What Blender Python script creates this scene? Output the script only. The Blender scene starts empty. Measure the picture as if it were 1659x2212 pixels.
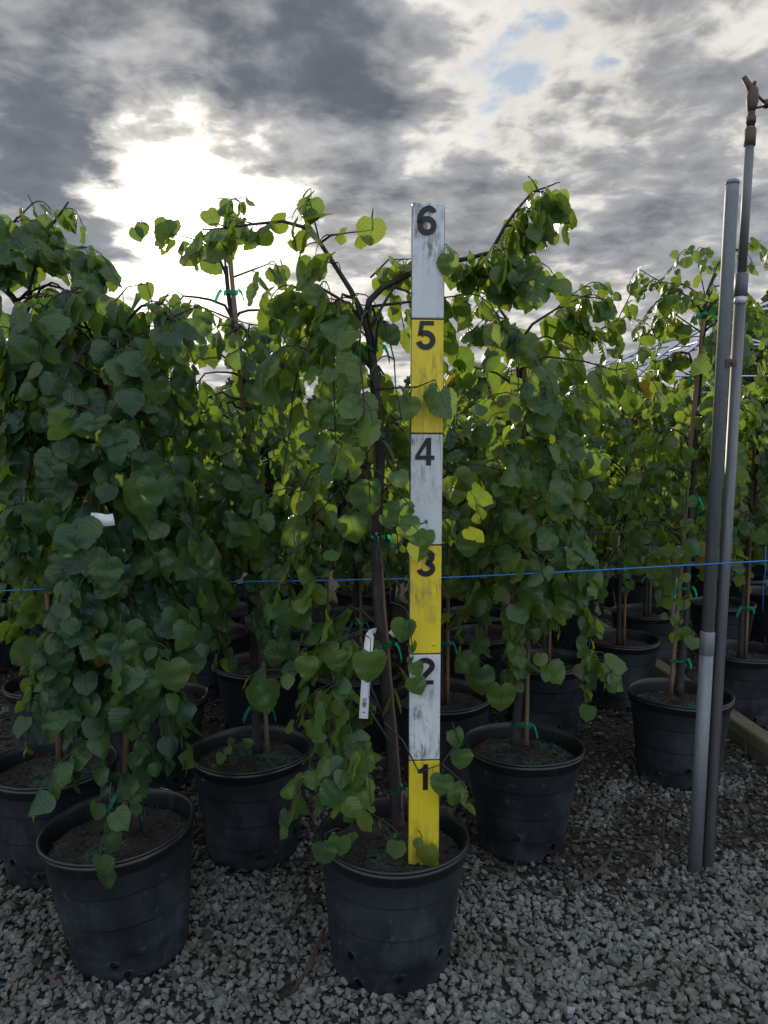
import bpy, math, random
import numpy as np
from mathutils import Vector, Matrix, noise as mnoise

# ------------------------------------------------------------------ camera
scene = bpy.context.scene
COL = scene.collection
CAM_H = 1.52
PITCH = math.radians(5.0)
CX, CY, F = 829.5, 1106.0, 1661.0            # photograph measured on a 1659 x 2212 grid
cam_d = bpy.data.cameras.new('camera')
cam_d.sensor_fit = 'VERTICAL'
cam_d.sensor_height = 24.0
cam_d.lens = 24.0 * F / 2212.0
cam_d.clip_start = 0.05
cam_d.clip_end = 2000.0
cam = bpy.data.objects.new('camera', cam_d)
COL.objects.link(cam)
cam.location = (0, 0, CAM_H)
cam.rotation_euler = (math.radians(90) - PITCH, 0, 0)
scene.camera = cam


def ray(u, v):
    rx, ry = (u - CX) / F, (v - CY) / F
    return Vector((rx, math.cos(PITCH) - ry * math.sin(PITCH), -math.sin(PITCH) - ry * math.cos(PITCH)))


def P(u, v, Y):
    """point on the sight line of pixel (u, v) at ground distance Y"""
    d = ray(u, v)
    return Vector((0, 0, CAM_H)) + d * (Y / d.y)


def G(u, v, h=0.0):
    """point on the sight line of pixel (u, v) at height h"""
    d = ray(u, v)
    return Vector((0, 0, CAM_H)) + d * ((h - CAM_H) / d.z)


# ------------------------------------------------------------------ light
SUN_DIR = ray(352, 486).normalized()
SUN_EL = math.asin(SUN_DIR.z)
SUN_AZ = math.atan2(SUN_DIR.x, SUN_DIR.y)
sun_d = bpy.data.lights.new('sun', 'SUN')
sun_d.energy = 2.4
sun_d.angle = math.radians(1.5)
sun_d.color = (1.0, 0.90, 0.74)
sun = bpy.data.objects.new('sun', sun_d)
COL.objects.link(sun)
sun.rotation_euler = SUN_DIR.to_track_quat('Z', 'Y').to_euler()
sun.location = (-3, 12, 9)

scene.view_settings.view_transform = 'Standard'
scene.view_settings.look = 'None'
scene.view_settings.gamma = 1.0
scene.view_settings.exposure = 0.35
try:
    scene.view_settings.use_curve_mapping = False
except Exception:
    pass
scene.cycles.max_bounces = 8
scene.cycles.diffuse_bounces = 4
scene.cycles.transmission_bounces = 6
scene.cycles.transparent_max_bounces = 8
scene.cycles.caustics_reflective = False
scene.cycles.caustics_refractive = False
scene.cycles.use_denoising = True


# ------------------------------------------------------------------ node helper
class NT:
    def __init__(self, tree):
        self.t = tree
        self.n = tree.nodes
        self.l = tree.links

    def node(self, typ, **kw):
        nd = self.n.new(typ)
        ins = kw.pop('ins', {})
        for k, v in kw.items():
            setattr(nd, k, v)
        for k, v in ins.items():
            s = nd.inputs[k]
            if hasattr(v, 'is_output') or isinstance(v, bpy.types.NodeSocket):
                self.l.new(v, s)
            else:
                s.default_value = v
        return nd

    def math(self, op, a, b=None, c=None, clamp=False):
        nd = self.n.new('ShaderNodeMath')
        nd.operation = op
        nd.use_clamp = clamp
        for i, v in enumerate((a, b, c)):
            if v is None:
                continue
            if isinstance(v, bpy.types.NodeSocket):
                self.l.new(v, nd.inputs[i])
            else:
                nd.inputs[i].default_value = v
        return nd.outputs[0]

    def vmath(self, op, a, b=None, out=0):
        nd = self.n.new('ShaderNodeVectorMath')
        nd.operation = op
        for i, v in enumerate((a, b)):
            if v is None:
                continue
            if isinstance(v, bpy.types.NodeSocket):
                self.l.new(v, nd.inputs[i])
            else:
                nd.inputs[i].default_value = v
        return nd.outputs['Value'] if op == 'DOT_PRODUCT' or op == 'LENGTH' else nd.outputs[out]

    def mix(self, fac, a, b, blend='MIX', clamp=False):
        nd = self.n.new('ShaderNodeMix')
        nd.data_type = 'RGBA'
        nd.blend_type = blend
        nd.clamp_result = clamp
        for key, v in (('Factor', fac), ('A', a), ('B', b)):
            socks = [s for s in nd.inputs if s.name == key and (s.type == 'RGBA' or key == 'Factor' and s.type == 'VALUE')]
            s = socks[0]
            if isinstance(v, bpy.types.NodeSocket):
                self.l.new(v, s)
            elif key == 'Factor':
                s.default_value = v
            else:
                s.default_value = (*v, 1.0) if len(v) == 3 else v
        return [o for o in nd.outputs if o.type == 'RGBA'][0]

    def smooth(self, x, lo, hi, a=0.0, b=1.0):
        nd = self.n.new('ShaderNodeMapRange')
        nd.interpolation_type = 'SMOOTHSTEP'
        self.l.new(x, nd.inputs['Value'])
        nd.inputs['From Min'].default_value = lo
        nd.inputs['From Max'].default_value = hi
        nd.inputs['To Min'].default_value = a
        nd.inputs['To Max'].default_value = b
        return nd.outputs['Result']

    def noise(self, vec, scale, detail=4.0, rough=0.55, dist=0.0, out='Fac'):
        nd = self.n.new('ShaderNodeTexNoise')
        if vec is not None:
            self.l.new(vec, nd.inputs['Vector'])
        nd.inputs['Scale'].default_value = scale
        nd.inputs['Detail'].default_value = detail
        nd.inputs['Roughness'].default_value = rough
        nd.inputs['Distortion'].default_value = dist
        return nd.outputs[0] if out == 'Fac' else nd.outputs[1]

    def ramp(self, fac, stops, interp='LINEAR'):
        nd = self.n.new('ShaderNodeValToRGB')
        nd.color_ramp.interpolation = interp
        els = nd.color_ramp.elements
        while len(els) < len(stops):
            els.new(0.5)
        for e, (p, c) in zip(els, stops):
            e.position = p
            e.color = (*c, 1.0) if len(c) == 3 else c
        self.l.new(fac, nd.inputs[0])
        return nd.outputs[0]


# ------------------------------------------------------------------ world: sky with broken cloud
world = bpy.data.worlds.new('World')
scene.world = world
world.use_nodes = True
world.node_tree.nodes.clear()
W = NT(world.node_tree)
SKY_STRENGTH = 0.1
tc = W.node('ShaderNodeTexCoord')
dirn = W.vmath('NORMALIZE', tc.outputs['Generated'])
sep = W.node('ShaderNodeSeparateXYZ', ins={'Vector': dirn})
zc = W.math('MAXIMUM', sep.outputs['Z'], 0.0)
den = W.math('ADD', zc, 0.16)
px = W.math('DIVIDE', sep.outputs['X'], den)
py = W.math('DIVIDE', sep.outputs['Y'], den)
pv = W.node('ShaderNodeCombineXYZ', ins={'X': px, 'Y': py, 'Z': 0.0}).outputs[0]
n_big = W.noise(pv, 1.5, 3.0, 0.5, 0.3)
pv2 = W.vmath('ADD', pv, (7.3, 2.1, 1.7))
n_med = W.noise(pv2, 3.7, 9.0, 0.52, 0.3)
pv3 = W.vmath('ADD', pv, (1.3, 9.4, 4.2))
n_fin = W.noise(pv3, 9.5, 6.0, 0.55, 0.4)
cov = W.math('MULTIPLY_ADD', n_big, 0.34, 0.0)
cov = W.math('MULTIPLY_ADD', n_med, 0.72, cov)
cov = W.math('MULTIPLY_ADD', n_fin, 0.34, cov)
cov = W.math('SUBTRACT', cov, 0.075)
# cloud banks and gaps of this sky: (pixel, pixel, width in degrees, amount)
warp = W.vmath('SUBTRACT', W.noise(pv2, 3.2, 5.0, 0.6, 0.0, 'Color'), (0.5, 0.5, 0.5))
dirw = W.vmath('NORMALIZE', W.vmath('ADD', dirn, W.vmath('MULTIPLY', warp, (0.30, 0.30, 0.22))))
BANKS = [(600, 100, 7.0, 0.17), (800, 165, 5.0, 0.14), (430, 150, 5.0, 0.10), (100, 190, 7.0, 0.16), (230, 130, 3.5, 0.04),
         (170, 380, 4.2, 0.20), (70, 440, 4.0, 0.14), (560, 250, 4.0, 0.05), (350, 400, 1.6, 0.14),
         (1250, 400, 5.0, 0.06), (1480, 440, 6.0, 0.06), (860, 370, 3.5, 0.09), (1330, 210, 3.0, 0.06),
         (1060, 420, 3.5, 0.08), (230, 530, 2.0, 0.12),
         (400, 330, 3.4, -0.16), (520, 420, 4.0, -0.13), (290, 470, 3.0, -0.14), (420, 560, 6.5, -0.16), (300, 640, 6.0, -0.10), (330, 290, 2.0, -0.08),
         (1180, 110, 7.0, -0.08), (1450, 90, 8.0, -0.07), (980, 300, 4.0, -0.06), (760, 560, 4.0, -0.06), (1150, 560, 4.0, -0.05),
         (370, 20, 4.0, -0.08), (560, 20, 2.0, -0.09), (1090, 70, 1.6, -0.10), (1350, 185, 1.5, -0.12), (1110, 290, 1.5, -0.10), (1560, 330, 2.0, -0.09)]
for (bu, bv, bw, amp) in BANKS:
    bd = ray(bu, bv).normalized()
    dp = W.vmath('DOT_PRODUCT', dirw, tuple(bd))
    k = 1.0 / (1.0 - math.cos(math.radians(bw)))
    e = W.math('MULTIPLY', W.math('SUBTRACT', dp, 1.0), k)
    g = W.math('EXPONENT', e)
    cov = W.math('MULTIPLY_ADD', g, amp, cov)
sd = W.vmath('DOT_PRODUCT', dirn, tuple(SUN_DIR))
sdc = W.math('MAXIMUM', sd, 0.0)


def lobe(deg):
    k = 1.0 / (1.0 - math.cos(math.radians(deg)))
    return W.math('EXPONENT', W.math('MULTIPLY', W.math('SUBTRACT', sd, 1.0), k))


g_core, g_mid, g_wide = lobe(3.2), lobe(8.0), lobe(22.0)
away = W.smooth(sd, 0.80, -0.3)                      # clouds opposite the sun are lit from the front
sky = W.node('ShaderNodeTexSky', sky_type='NISHITA', sun_disc=False, sun_elevation=SUN_EL, sun_rotation=SUN_AZ,
             altitude=100.0, air_density=1.0, dust_density=1.2, ozone_density=1.0)
S = 1.0 / SKY_STRENGTH
# thin cloud, middling cloud and thick cloud
low = W.smooth(sep.outputs['Z'], 0.34, 0.06)
thin = W.mix(away, (0.58 * S, 0.56 * S, 0.52 * S), (0.80 * S, 0.89 * S, 1.02 * S))
mid = W.mix(away, (0.300 * S, 0.305 * S, 0.315 * S), (0.68 * S, 0.78 * S, 0.92 * S))
thick = W.mix(low, (0.112 * S, 0.130 * S, 0.158 * S), (0.205 * S, 0.235 * S, 0.295 * S))
thick = W.mix(away, thick, (0.56 * S, 0.66 * S, 0.82 * S))
glow = W.math('MULTIPLY_ADD', g_core, 5.0, 0.0)
glow = W.math('MULTIPLY_ADD', g_mid, 0.75, glow)
glow = W.math('MULTIPLY_ADD', g_wide, 0.07, glow)
glow_c = W.mix(1.0, (1.0 * S, 0.91 * S, 0.76 * S), W.node('ShaderNodeCombineColor', ins={0: glow, 1: glow, 2: glow}).outputs[0], 'MULTIPLY')
thin_l = W.mix(1.0, thin, glow_c, 'ADD')
mid_l = W.mix(0.45, mid, glow_c, 'ADD')
edge_c = W.mix(0.07, thick, glow_c, 'ADD')
cloud = W.mix(W.smooth(cov, 0.50, 0.64), thin_l, mid_l)
cloud = W.mix(W.smooth(cov, 0.60, 0.90), cloud, edge_c)
texr = W.math('ADD', W.math('MULTIPLY', n_med, 0.9), W.math('MULTIPLY', n_fin, 0.7))
texr = W.smooth(texr, 0.45, 1.15, 1.24, 0.78)
cloud = W.vmath('MULTIPLY', cloud, W.node('ShaderNodeCombineXYZ', ins={0: texr, 1: texr, 2: texr}).outputs[0])
blue = W.mix(0.65, sky.outputs[0], (0.30 * S, 0.385 * S, 0.49 * S))
blue = W.mix(0.8, blue, glow_c, 'ADD')
cl_mask = W.smooth(cov, 0.37, 0.50)
skyc = W.mix(cl_mask, blue, cloud)
bg = W.node('ShaderNodeBackground', ins={'Color': skyc, 'Strength': SKY_STRENGTH})
wo = W.node('ShaderNodeOutputWorld')
W.l.new(bg.outputs[0], wo.inputs['Surface'])


# ------------------------------------------------------------------ object helpers
def tag(o, label=None, cat=None, group=None, kind=None):
    if label:
        o['label'] = label
    if cat:
        o['category'] = cat
    if group:
        o['group'] = group
    if kind:
        o['kind'] = kind
    return o


def empty(name, loc, rz=0.0):
    o = bpy.data.objects.new(name, None)
    o.empty_display_size = 0.05
    COL.objects.link(o)
    o.location = loc
    o.rotation_euler = (0, 0, rz)
    return o


def copy_tree(o, parent=None):
    c = o.copy()
    COL.objects.link(c)
    c.parent = parent
    for ch in CHILDREN.get(o.name, ()):
        copy_tree(ch, c)
    return c


CHILDREN = {}


class MB:
    """collects shapes into one mesh"""

    def __init__(self):
        self.v, self.f, self.m = [], [], []

    def add(self, verts, faces, mi=0):
        b = len(self.v)
        self.v.extend([tuple(p) for p in verts])
        self.f.extend([tuple(b + i for i in q) for q in faces])
        self.m.extend([mi] * len(faces))
        return self

    def box(self, c, s, rot=None, mi=0):
        hx, hy, hz = s[0] / 2, s[1] / 2, s[2] / 2
        vs = [Vector((x, y, z)) for x in (-hx, hx) for y in (-hy, hy) for z in (-hz, hz)]
        if rot is not None:
            vs = [rot @ p for p in vs]
        vs = [p + Vector(c) for p in vs]
        return self.add(vs, [(0, 1, 3, 2), (4, 6, 7, 5), (0, 4, 5, 1), (2, 3, 7, 6), (0, 2, 6, 4), (1, 5, 7, 3)], mi)

    def tube(self, pts, radii, sides=6, caps=True, mi=0):
        pts = [Vector(p) for p in pts]
        n = len(pts)
        if not hasattr(radii, '__len__'):
            radii = [radii] * n
        vs, fs = [], []
        ref = None
        for i, p in enumerate(pts):
            t = (pts[min(i + 1, n - 1)] - pts[max(i - 1, 0)])
            if t.length < 1e-9:
                t = Vector((0, 0, 1))
            t.normalize()
            if ref is None:
                ref = Vector((1, 0, 0)) if abs(t.x) < 0.8 else Vector((0, 1, 0))
            a = (ref - t * ref.dot(t)).normalized()
            ref = a
            b = t.cross(a)
            for k in range(sides):
                an = 2 * math.pi * k / sides
                vs.append(p + (a * math.cos(an) + b * math.sin(an)) * radii[i])
        for i in range(n - 1):
            for k in range(sides):
                k2 = (k + 1) % sides
                fs.append((i * sides + k, i * sides + k2, (i + 1) * sides + k2, (i + 1) * sides + k))
        if caps:
            fs.append(tuple(range(sides - 1, -1, -1)))
            fs.append(tuple((n - 1) * sides + k for k in range(sides)))
        return self.add(vs, fs, mi)

    def lathe(self, prof, seg=32, c=(0, 0, 0), mi=0):
        c = Vector(c)
        vs, fs = [], []
        for (r, z) in prof:
            for k in range(seg):
                an = 2 * math.pi * k / seg
                vs.append(c + Vector((r * math.cos(an), r * math.sin(an), z)))
        for i in range(len(prof) - 1):
            for k in range(seg):
                k2 = (k + 1) % seg
                fs.append((i * seg + k, i * seg + k2, (i + 1) * seg + k2, (i + 1) * seg + k))
        return self.add(vs, fs, mi)

    def mesh(self, name, mats, smooth=True):
        me = bpy.data.meshes.new(name)
        me.from_pydata(self.v, [], self.f)
        for m in (mats if isinstance(mats, (list, tuple)) else [mats]):
            me.materials.append(m)
        if any(self.m):
            me.polygons.foreach_set('material_index', self.m)
        me.polygons.foreach_set('use_smooth', [smooth] * len(self.f))
        me.update()
        return me

    def build(self, name, mats, parent=None, smooth=True):
        return link(name, self.mesh(name, mats, smooth), parent)


def link(name, me, parent=None):
    o = bpy.data.objects.new(name, me)
    COL.objects.link(o)
    if parent is not None:
        o.parent = parent
        CHILDREN.setdefault(parent.name, []).append(o)
    return o


def bevel_smooth(o, w, seg=2):
    md = o.modifiers.new('bevel', 'BEVEL')
    md.width = w
    md.segments = seg
    md.limit_method = 'ANGLE'
    return o


# ------------------------------------------------------------------ materials
def new_mat(name):
    m = bpy.data.materials.new(name)
    m.use_nodes = True
    m.node_tree.nodes.clear()
    n = NT(m.node_tree)
    out = n.node('ShaderNodeOutputMaterial')
    return m, n, out


def principled(n, out, **ins):
    b = n.node('ShaderNodeBsdfPrincipled')
    for k, v in ins.items():
        k = k.replace('_', ' ')
        if isinstance(v, bpy.types.NodeSocket):
            n.l.new(v, b.inputs[k])
        elif isinstance(v, tuple) and len(v) == 3:
            b.inputs[k].default_value = (*v, 1.0)
        else:
            b.inputs[k].default_value = v
    if out is not None:
        n.l.new(b.outputs[0], out.inputs['Surface'])
    return b


def bump(n, height, strength=0.3, dist=0.01):
    return n.node('ShaderNodeBump', ins={'Height': height, 'Strength': strength, 'Distance': dist}).outputs[0]


def make_leaf_mat(name, hue=0):
    m, n, out = new_mat(name)
    uv = n.node('ShaderNodeUVMap').outputs[0]
    s = n.node('ShaderNodeSeparateXYZ', ins={0: uv})
    ax = n.math('ABSOLUTE', n.math('SUBTRACT', s.outputs[0], 0.5))
    t = n.math('SUBTRACT', s.outputs[1], n.math('MULTIPLY', ax, 0.85))
    fr = n.math('ABSOLUTE', n.math('SUBTRACT', n.math('FRACT', n.math('MULTIPLY', t, 5.0)), 0.5))
    vein = n.smooth(fr, 0.09, 0.0)
    rib = n.smooth(ax, 0.022, 0.004)
    vein = n.math('MAXIMUM', n.math('MULTIPLY', vein, 0.45), rib)
    oi = n.node('ShaderNodeObjectInfo')
    at = n.node('ShaderNodeAttribute', attribute_name='tint')
    rnd = n.math('MULTIPLY', n.math('ADD', n.node('ShaderNodeSeparateColor', ins={0: oi.outputs['Color']}).outputs[0], at.outputs['Fac']), 0.9)
    geo = n.node('ShaderNodeNewGeometry')
    nz = n.noise(geo.outputs['Position'], 14.0, 3.0, 0.6)
    base = n.ramp(rnd, [(0.0, (0.020, 0.062, 0.046)), (0.32, (0.036, 0.100, 0.048)), (0.65, (0.074, 0.155, 0.046)),
                        (0.90, (0.110, 0.190, 0.046)), (0.99, (0.24, 0.16, 0.030))])
    base = n.mix(n.smooth(nz, 0.48, 0.62, 0.0, 0.5), base, (0.110, 0.165, 0.036))
    edge = n.smooth(ax, 0.30, 0.54)
    base = n.mix(n.math('MULTIPLY', edge, 0.35), base, (0.10, 0.17, 0.05))  # paler margin: rim light put into the leaf colour
    base = n.mix(n.math('MULTIPLY', vein, 0.5), base, (0.13, 0.20, 0.08))
    hgt = n.math('ADD', n.math('MULTIPLY', vein, -0.6), n.math('MULTIPLY', nz, 1.0))
    bn = bump(n, hgt, 0.6, 0.005)
    pb = principled(n, None, Base_Color=base, Roughness=0.31, Normal=bn)
    pb.inputs['Specular IOR Level'].default_value = 0.5
    tcol = n.ramp(rnd, [(0.0, (0.17, 0.31, 0.032)), (0.5, (0.28, 0.41, 0.040)), (0.9, (0.40, 0.48, 0.045)), (0.99, (0.60, 0.36, 0.05))])
    tcol = n.mix(n.math('MULTIPLY', vein, 0.6), tcol, (0.10, 0.17, 0.03))
    tr = n.node('ShaderNodeBsdfTranslucent', ins={'Color': tcol, 'Normal': bn})
    mx = n.node('ShaderNodeMixShader', ins={0: 0.50, 1: pb.outputs[0], 2: tr.outputs[0]})
    n.l.new(mx.outputs[0], out.inputs['Surface'])
    return m


def make_materials():
    M = {}
    M['leaf'] = make_leaf_mat('leaf')
    # red young leaf
    m, n, out = new_mat('red_leaf')
    pb = principled(n, None, Base_Color=(0.055, 0.018, 0.028), Roughness=0.4)
    tr = n.node('ShaderNodeBsdfTranslucent', ins={'Color': (0.25, 0.04, 0.06, 1)})
    mx = n.node('ShaderNodeMixShader', ins={0: 0.35, 1: pb.outputs[0], 2: tr.outputs[0]})
    n.l.new(mx.outputs[0], out.inputs['Surface'])
    M['red_leaf'] = m
    # bark
    m, n, out = new_mat('bark')
    g = n.node('ShaderNodeTexCoord').outputs['Object']
    mp = n.vmath('MULTIPLY', g, (1.0, 1.0, 0.35))
    a = n.noise(mp, 55.0, 5.0, 0.65)
    b = n.noise(g, 9.0, 3.0)
    c = n.ramp(a, [(0.3, (0.014, 0.011, 0.012)), (0.55, (0.030, 0.024, 0.023)), (0.8, (0.070, 0.058, 0.053))])
    c = n.mix(n.smooth(b, 0.58, 0.72, 0, 0.4), c, (0.07, 0.064, 0.058))
    principled(n, out, Base_Color=c, Roughness=0.75, Normal=bump(n, a, 0.6, 0.004))
    M['bark'] = m
    # stake
    m, n, out = new_mat('stake_wood')
    g = n.node('ShaderNodeTexCoord').outputs['Object']
    mp = n.vmath('MULTIPLY', g, (1.0, 1.0, 0.05))
    a = n.noise(mp, 160.0, 4.0, 0.6)
    b = n.noise(g, 5.0, 2.0)
    oi = n.node('ShaderNodeObjectInfo').outputs['Random']
    c1 = n.mix(oi, (0.30, 0.135, 0.055), (0.25, 0.18, 0.115))
    c = n.mix(a, c1, (0.10, 0.055, 0.03))
    c = n.mix(n.smooth(b, 0.5, 0.7, 0, 0.5), c, (0.16, 0.12, 0.09))
    principled(n, out, Base_Color=c, Roughness=0.6, Normal=bump(n, a, 0.4, 0.002))
    M['stake'] = m
    # tie tape
    m, n, out = new_mat('green_tape')
    pb = principled(n, None, Base_Color=(0.010, 0.16, 0.095), Roughness=0.3)
    tr = n.node('ShaderNodeBsdfTranslucent', ins={'Color': (0.03, 0.70, 0.36, 1)})
    mx = n.node('ShaderNodeMixShader', ins={0: 0.5, 1: pb.outputs[0], 2: tr.outputs[0]})
    n.l.new(mx.outputs[0], out.inputs['Surface'])
    M['tape'] = m
    # pot plastic: black, dusty
    m, n, out = new_mat('pot_plastic')
    g = n.node('ShaderNodeTexCoord').outputs['Object']
    geo = n.node('ShaderNodeNewGeometry')
    oi = n.node('ShaderNodeObjectInfo').outputs['Random']
    off = n.vmath('ADD', g, n.node('ShaderNodeCombineXYZ', ins={0: n.math('MULTIPLY', oi, 31.0), 1: 0.0, 2: 0.0}).outputs[0])
    sz = n.node('ShaderNodeSeparateXYZ', ins={0: g})
    big = n.noise(off, 5.0, 5.0, 0.62)
    spots = n.noise(off, 34.0, 3.0, 0.6)
    streak = n.noise(n.vmath('MULTIPLY', off, (1, 1, 0.08)), 40.0, 4.0, 0.6)
    dust = n.math('MULTIPLY', n.smooth(big, 0.35, 0.75), n.smooth(sz.outputs[2], 0.36, 0.12, 0.25, 1.0))
    dust = n.math('ADD', dust, n.smooth(spots, 0.63, 0.70, 0, 0.55))
    dust = n.math('MULTIPLY', dust, n.smooth(streak, 0.2, 0.8, 0.5, 1.0), clamp=True)
    c = n.mix(dust, (0.0078, 0.0112, 0.0145), (0.056, 0.069, 0.082))
    rgh = n.math('MULTIPLY_ADD', dust, 0.28, 0.46)
    principled(n, out, Base_Color=c, Roughness=rgh, Normal=bump(n, n.noise(g, 60.0, 4.0), 0.12, 0.002))
    M['pot'] = m
    m, n, out = new_mat('pot_rim_plastic')
    g = n.node('ShaderNodeTexCoord').outputs['Object']
    a = n.noise(g, 22.0, 4.0, 0.6)
    c = n.mix(n.smooth(a, 0.55, 0.7, 0, 0.6), (0.010, 0.011, 0.013), (0.040, 0.043, 0.046))
    principled(n, out, Base_Color=c, Roughness=0.36)
    M['rim'] = m
    # soil
    m, n, out = new_mat('potting_soil')
    g = n.node('ShaderNodeTexCoord').outputs['Object']
    oi = n.node('ShaderNodeObjectInfo').outputs['Random']
    off = n.vmath('ADD', g, n.node('ShaderNodeCombineXYZ', ins={0: n.math('MULTIPLY', oi, 17.0), 1: 0.0, 2: 0.0}).outputs[0])
    a = n.noise(off, 90.0, 4.0, 0.7)
    vr = n.node('ShaderNodeTexVoronoi', ins={'Vector': off, 'Scale': 150.0})
    c = n.ramp(a, [(0.3, (0.012, 0.009, 0.008)), (0.6, (0.045, 0.034, 0.028)), (0.85, (0.12, 0.10, 0.08))])
    moss = n.math('MULTIPLY', n.smooth(n.noise(off, 6.0, 3.0), 0.47, 0.58), n.smooth(n.noise(off, 70.0, 2.0), 0.38, 0.55))
    c = n.mix(n.math('MULTIPLY', moss, 0.85), c, (0.022, 0.120, 0.065))
    principled(n, out, Base_Color=c, Roughness=0.95, Normal=bump(n, n.math('ADD', a, vr.outputs['Distance']), 1.0, 0.01))
    M['soil'] = m
    # gravel
    m, n, out = new_mat('gravel')
    at = n.node('ShaderNodeAttribute', attribute_name='tint')
    geo = n.node('ShaderNodeNewGeometry').outputs['Position']
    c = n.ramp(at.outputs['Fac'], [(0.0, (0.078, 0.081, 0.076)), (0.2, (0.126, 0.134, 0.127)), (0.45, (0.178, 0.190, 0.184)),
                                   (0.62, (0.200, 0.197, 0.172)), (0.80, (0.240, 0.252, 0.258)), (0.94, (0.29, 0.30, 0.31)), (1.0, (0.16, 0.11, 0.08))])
    a = n.noise(geo, 130.0, 4.0, 0.65)
    dirt = n.smooth(n.noise(geo, 2.6, 4.0, 0.6), 0.42, 0.66, 0.0, 0.6)
    c = n.mix(n.smooth(a, 0.35, 0.75, 0.0, 0.5), c, (0.10, 0.10, 0.088))
    c = n.mix(dirt, c, (0.085, 0.088, 0.062))
    gb = principled(n, out, Base_Color=c, Roughness=0.85, Normal=bump(n, a, 0.45, 0.003))
    gb.inputs['Specular IOR Level'].default_value = 0.25
    M['gravel'] = m
    # ground
    m, n, out = new_mat('ground')
    geo = n.node('ShaderNodeNewGeometry').outputs['Position']
    vr = n.node('ShaderNodeTexVoronoi', ins={'Vector': geo, 'Scale': 48.0})
    a = n.noise(geo, 40.0, 4.0, 0.6)
    b = n.noise(geo, 0.8, 4.0, 0.6)
    c = n.mix(n.smooth(b, 0.4, 0.65), (0.050, 0.045, 0.036), (0.082, 0.080, 0.068))
    c = n.mix(n.smooth(vr.outputs['Distance'], 0.2, 0.65), c, (0.045, 0.042, 0.034))
    c = n.mix(n.smooth(a, 0.5, 0.8, 0, 0.5), c, (0.03, 0.026, 0.02))
    gb = principled(n, out, Base_Color=c, Roughness=1.0, Normal=bump(n, vr.outputs['Distance'], 0.6, 0.02))
    gb.inputs['Specular IOR Level'].default_value = 0.05
    M['ground'] = m
    # litter
    m, n, out = new_mat('leaf_litter')
    at = n.node('ShaderNodeAttribute', attribute_name='tint')
    geo = n.node('ShaderNodeNewGeometry').outputs['Position']
    c = n.ramp(at.outputs['Fac'], [(0.0, (0.020, 0.015, 0.013)), (0.5, (0.045, 0.032, 0.027)), (0.8, (0.085, 0.058, 0.042)), (0.96, (0.17, 0.13, 0.09)), (1.0, (0.25, 0.20, 0.15))])
    c = n.mix(n.smooth(n.noise(geo, 150.0, 3.0), 0.4, 0.8, 0, 0.6), c, (0.02, 0.016, 0.013))
    principled(n, out, Base_Color=c, Roughness=0.85)
    M['litter'] = m
    # painted board
    for nm, base, dirtc, amt in (('white_paint', (0.66, 0.70, 0.715), (0.19, 0.17, 0.155), 1.45), ('yellow_paint', (0.80, 0.62, 0.018), (0.26, 0.17, 0.05), 0.85)):
        m, n, out = new_mat(nm)
        g = n.node('ShaderNodeNewGeometry').outputs['Position']
        big = n.noise(g, 7.0, 6.0, 0.65)
        fine = n.noise(n.vmath('MULTIPLY', g, (1, 1, 0.25)), 75.0, 5.0, 0.7)
        scr = n.noise(n.vmath('MULTIPLY', g, (1, 1, 0.03)), 120.0, 3.0, 0.7)
        spk = n.noise(g, 190.0, 2.0, 0.6)
        d = n.math('MULTIPLY', n.smooth(big, 0.40, 0.66), n.smooth(fine, 0.38, 0.64))
        d = n.math('ADD', d, n.smooth(scr, 0.58, 0.72, 0, 0.38))
        d = n.math('ADD', d, n.smooth(spk, 0.66, 0.76, 0, 0.5))
        d = n.math('MULTIPLY', d, amt, clamp=True)
        c = n.mix(d, base, dirtc)
        mott = n.noise(g, 3.0, 3.0, 0.6)
        c = n.mix(n.smooth(mott, 0.35, 0.7, 0.0, 0.25), c, dirtc)
        principled(n, out, Base_Color=c, Roughness=0.5, Normal=bump(n, fine, 0.15, 0.001))
        M[nm] = m
    m, n, out = new_mat('raw_wood_edge')
    g = n.node('ShaderNodeNewGeometry').outputs['Position']
    a = n.noise(n.vmath('MULTIPLY', g, (1, 1, 0.06)), 130.0, 4.0, 0.65)
    c = n.mix(a, (0.16, 0.125, 0.09), (0.05, 0.042, 0.034))
    principled(n, out, Base_Color=c, Roughness=0.85)
    M['board_wood'] = m
    m, n, out = new_mat('numeral_black')
    g = n.node('ShaderNodeNewGeometry').outputs['Position']
    a = n.noise(g, 160.0, 4.0, 0.7)
    c = n.mix(n.smooth(a, 0.66, 0.74, 0, 0.5), (0.008, 0.008, 0.009), (0.10, 0.10, 0.10))
    principled(n, out, Base_Color=c, Roughness=0.5)
    M['black'] = m
    # galvanised steel
    m, n, out = new_mat('galvanised_steel')
    g = n.node('ShaderNodeNewGeometry').outputs['Position']
    a = n.noise(g, 45.0, 4.0, 0.6)
    b = n.noise(n.vmath('MULTIPLY', g, (1, 1, 0.07)), 60.0, 4.0, 0.6)
    c = n.mix(a, (0.17, 0.185, 0.20), (0.27, 0.29, 0.305))
    c = n.mix(n.smooth(b, 0.5, 0.75, 0, 0.6), c, (0.13, 0.13, 0.125))
    principled(n, out, Base_Color=n.vmath('MULTIPLY', c, (0.85, 0.85, 0.85)), Roughness=0.58, Metallic=0.35)
    M['steel'] = m
    m, n, out = new_mat('bright_steel')
    principled(n, out, Base_Color=(0.50, 0.53, 0.57), Roughness=0.35, Metallic=0.7)
    M['bright_steel'] = m
    m, n, out = new_mat('grey_pvc')
    g = n.node('ShaderNodeNewGeometry').outputs['Position']
    b = n.noise(n.vmath('MULTIPLY', g, (1, 1, 0.05)), 50.0, 4.0, 0.6)
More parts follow.
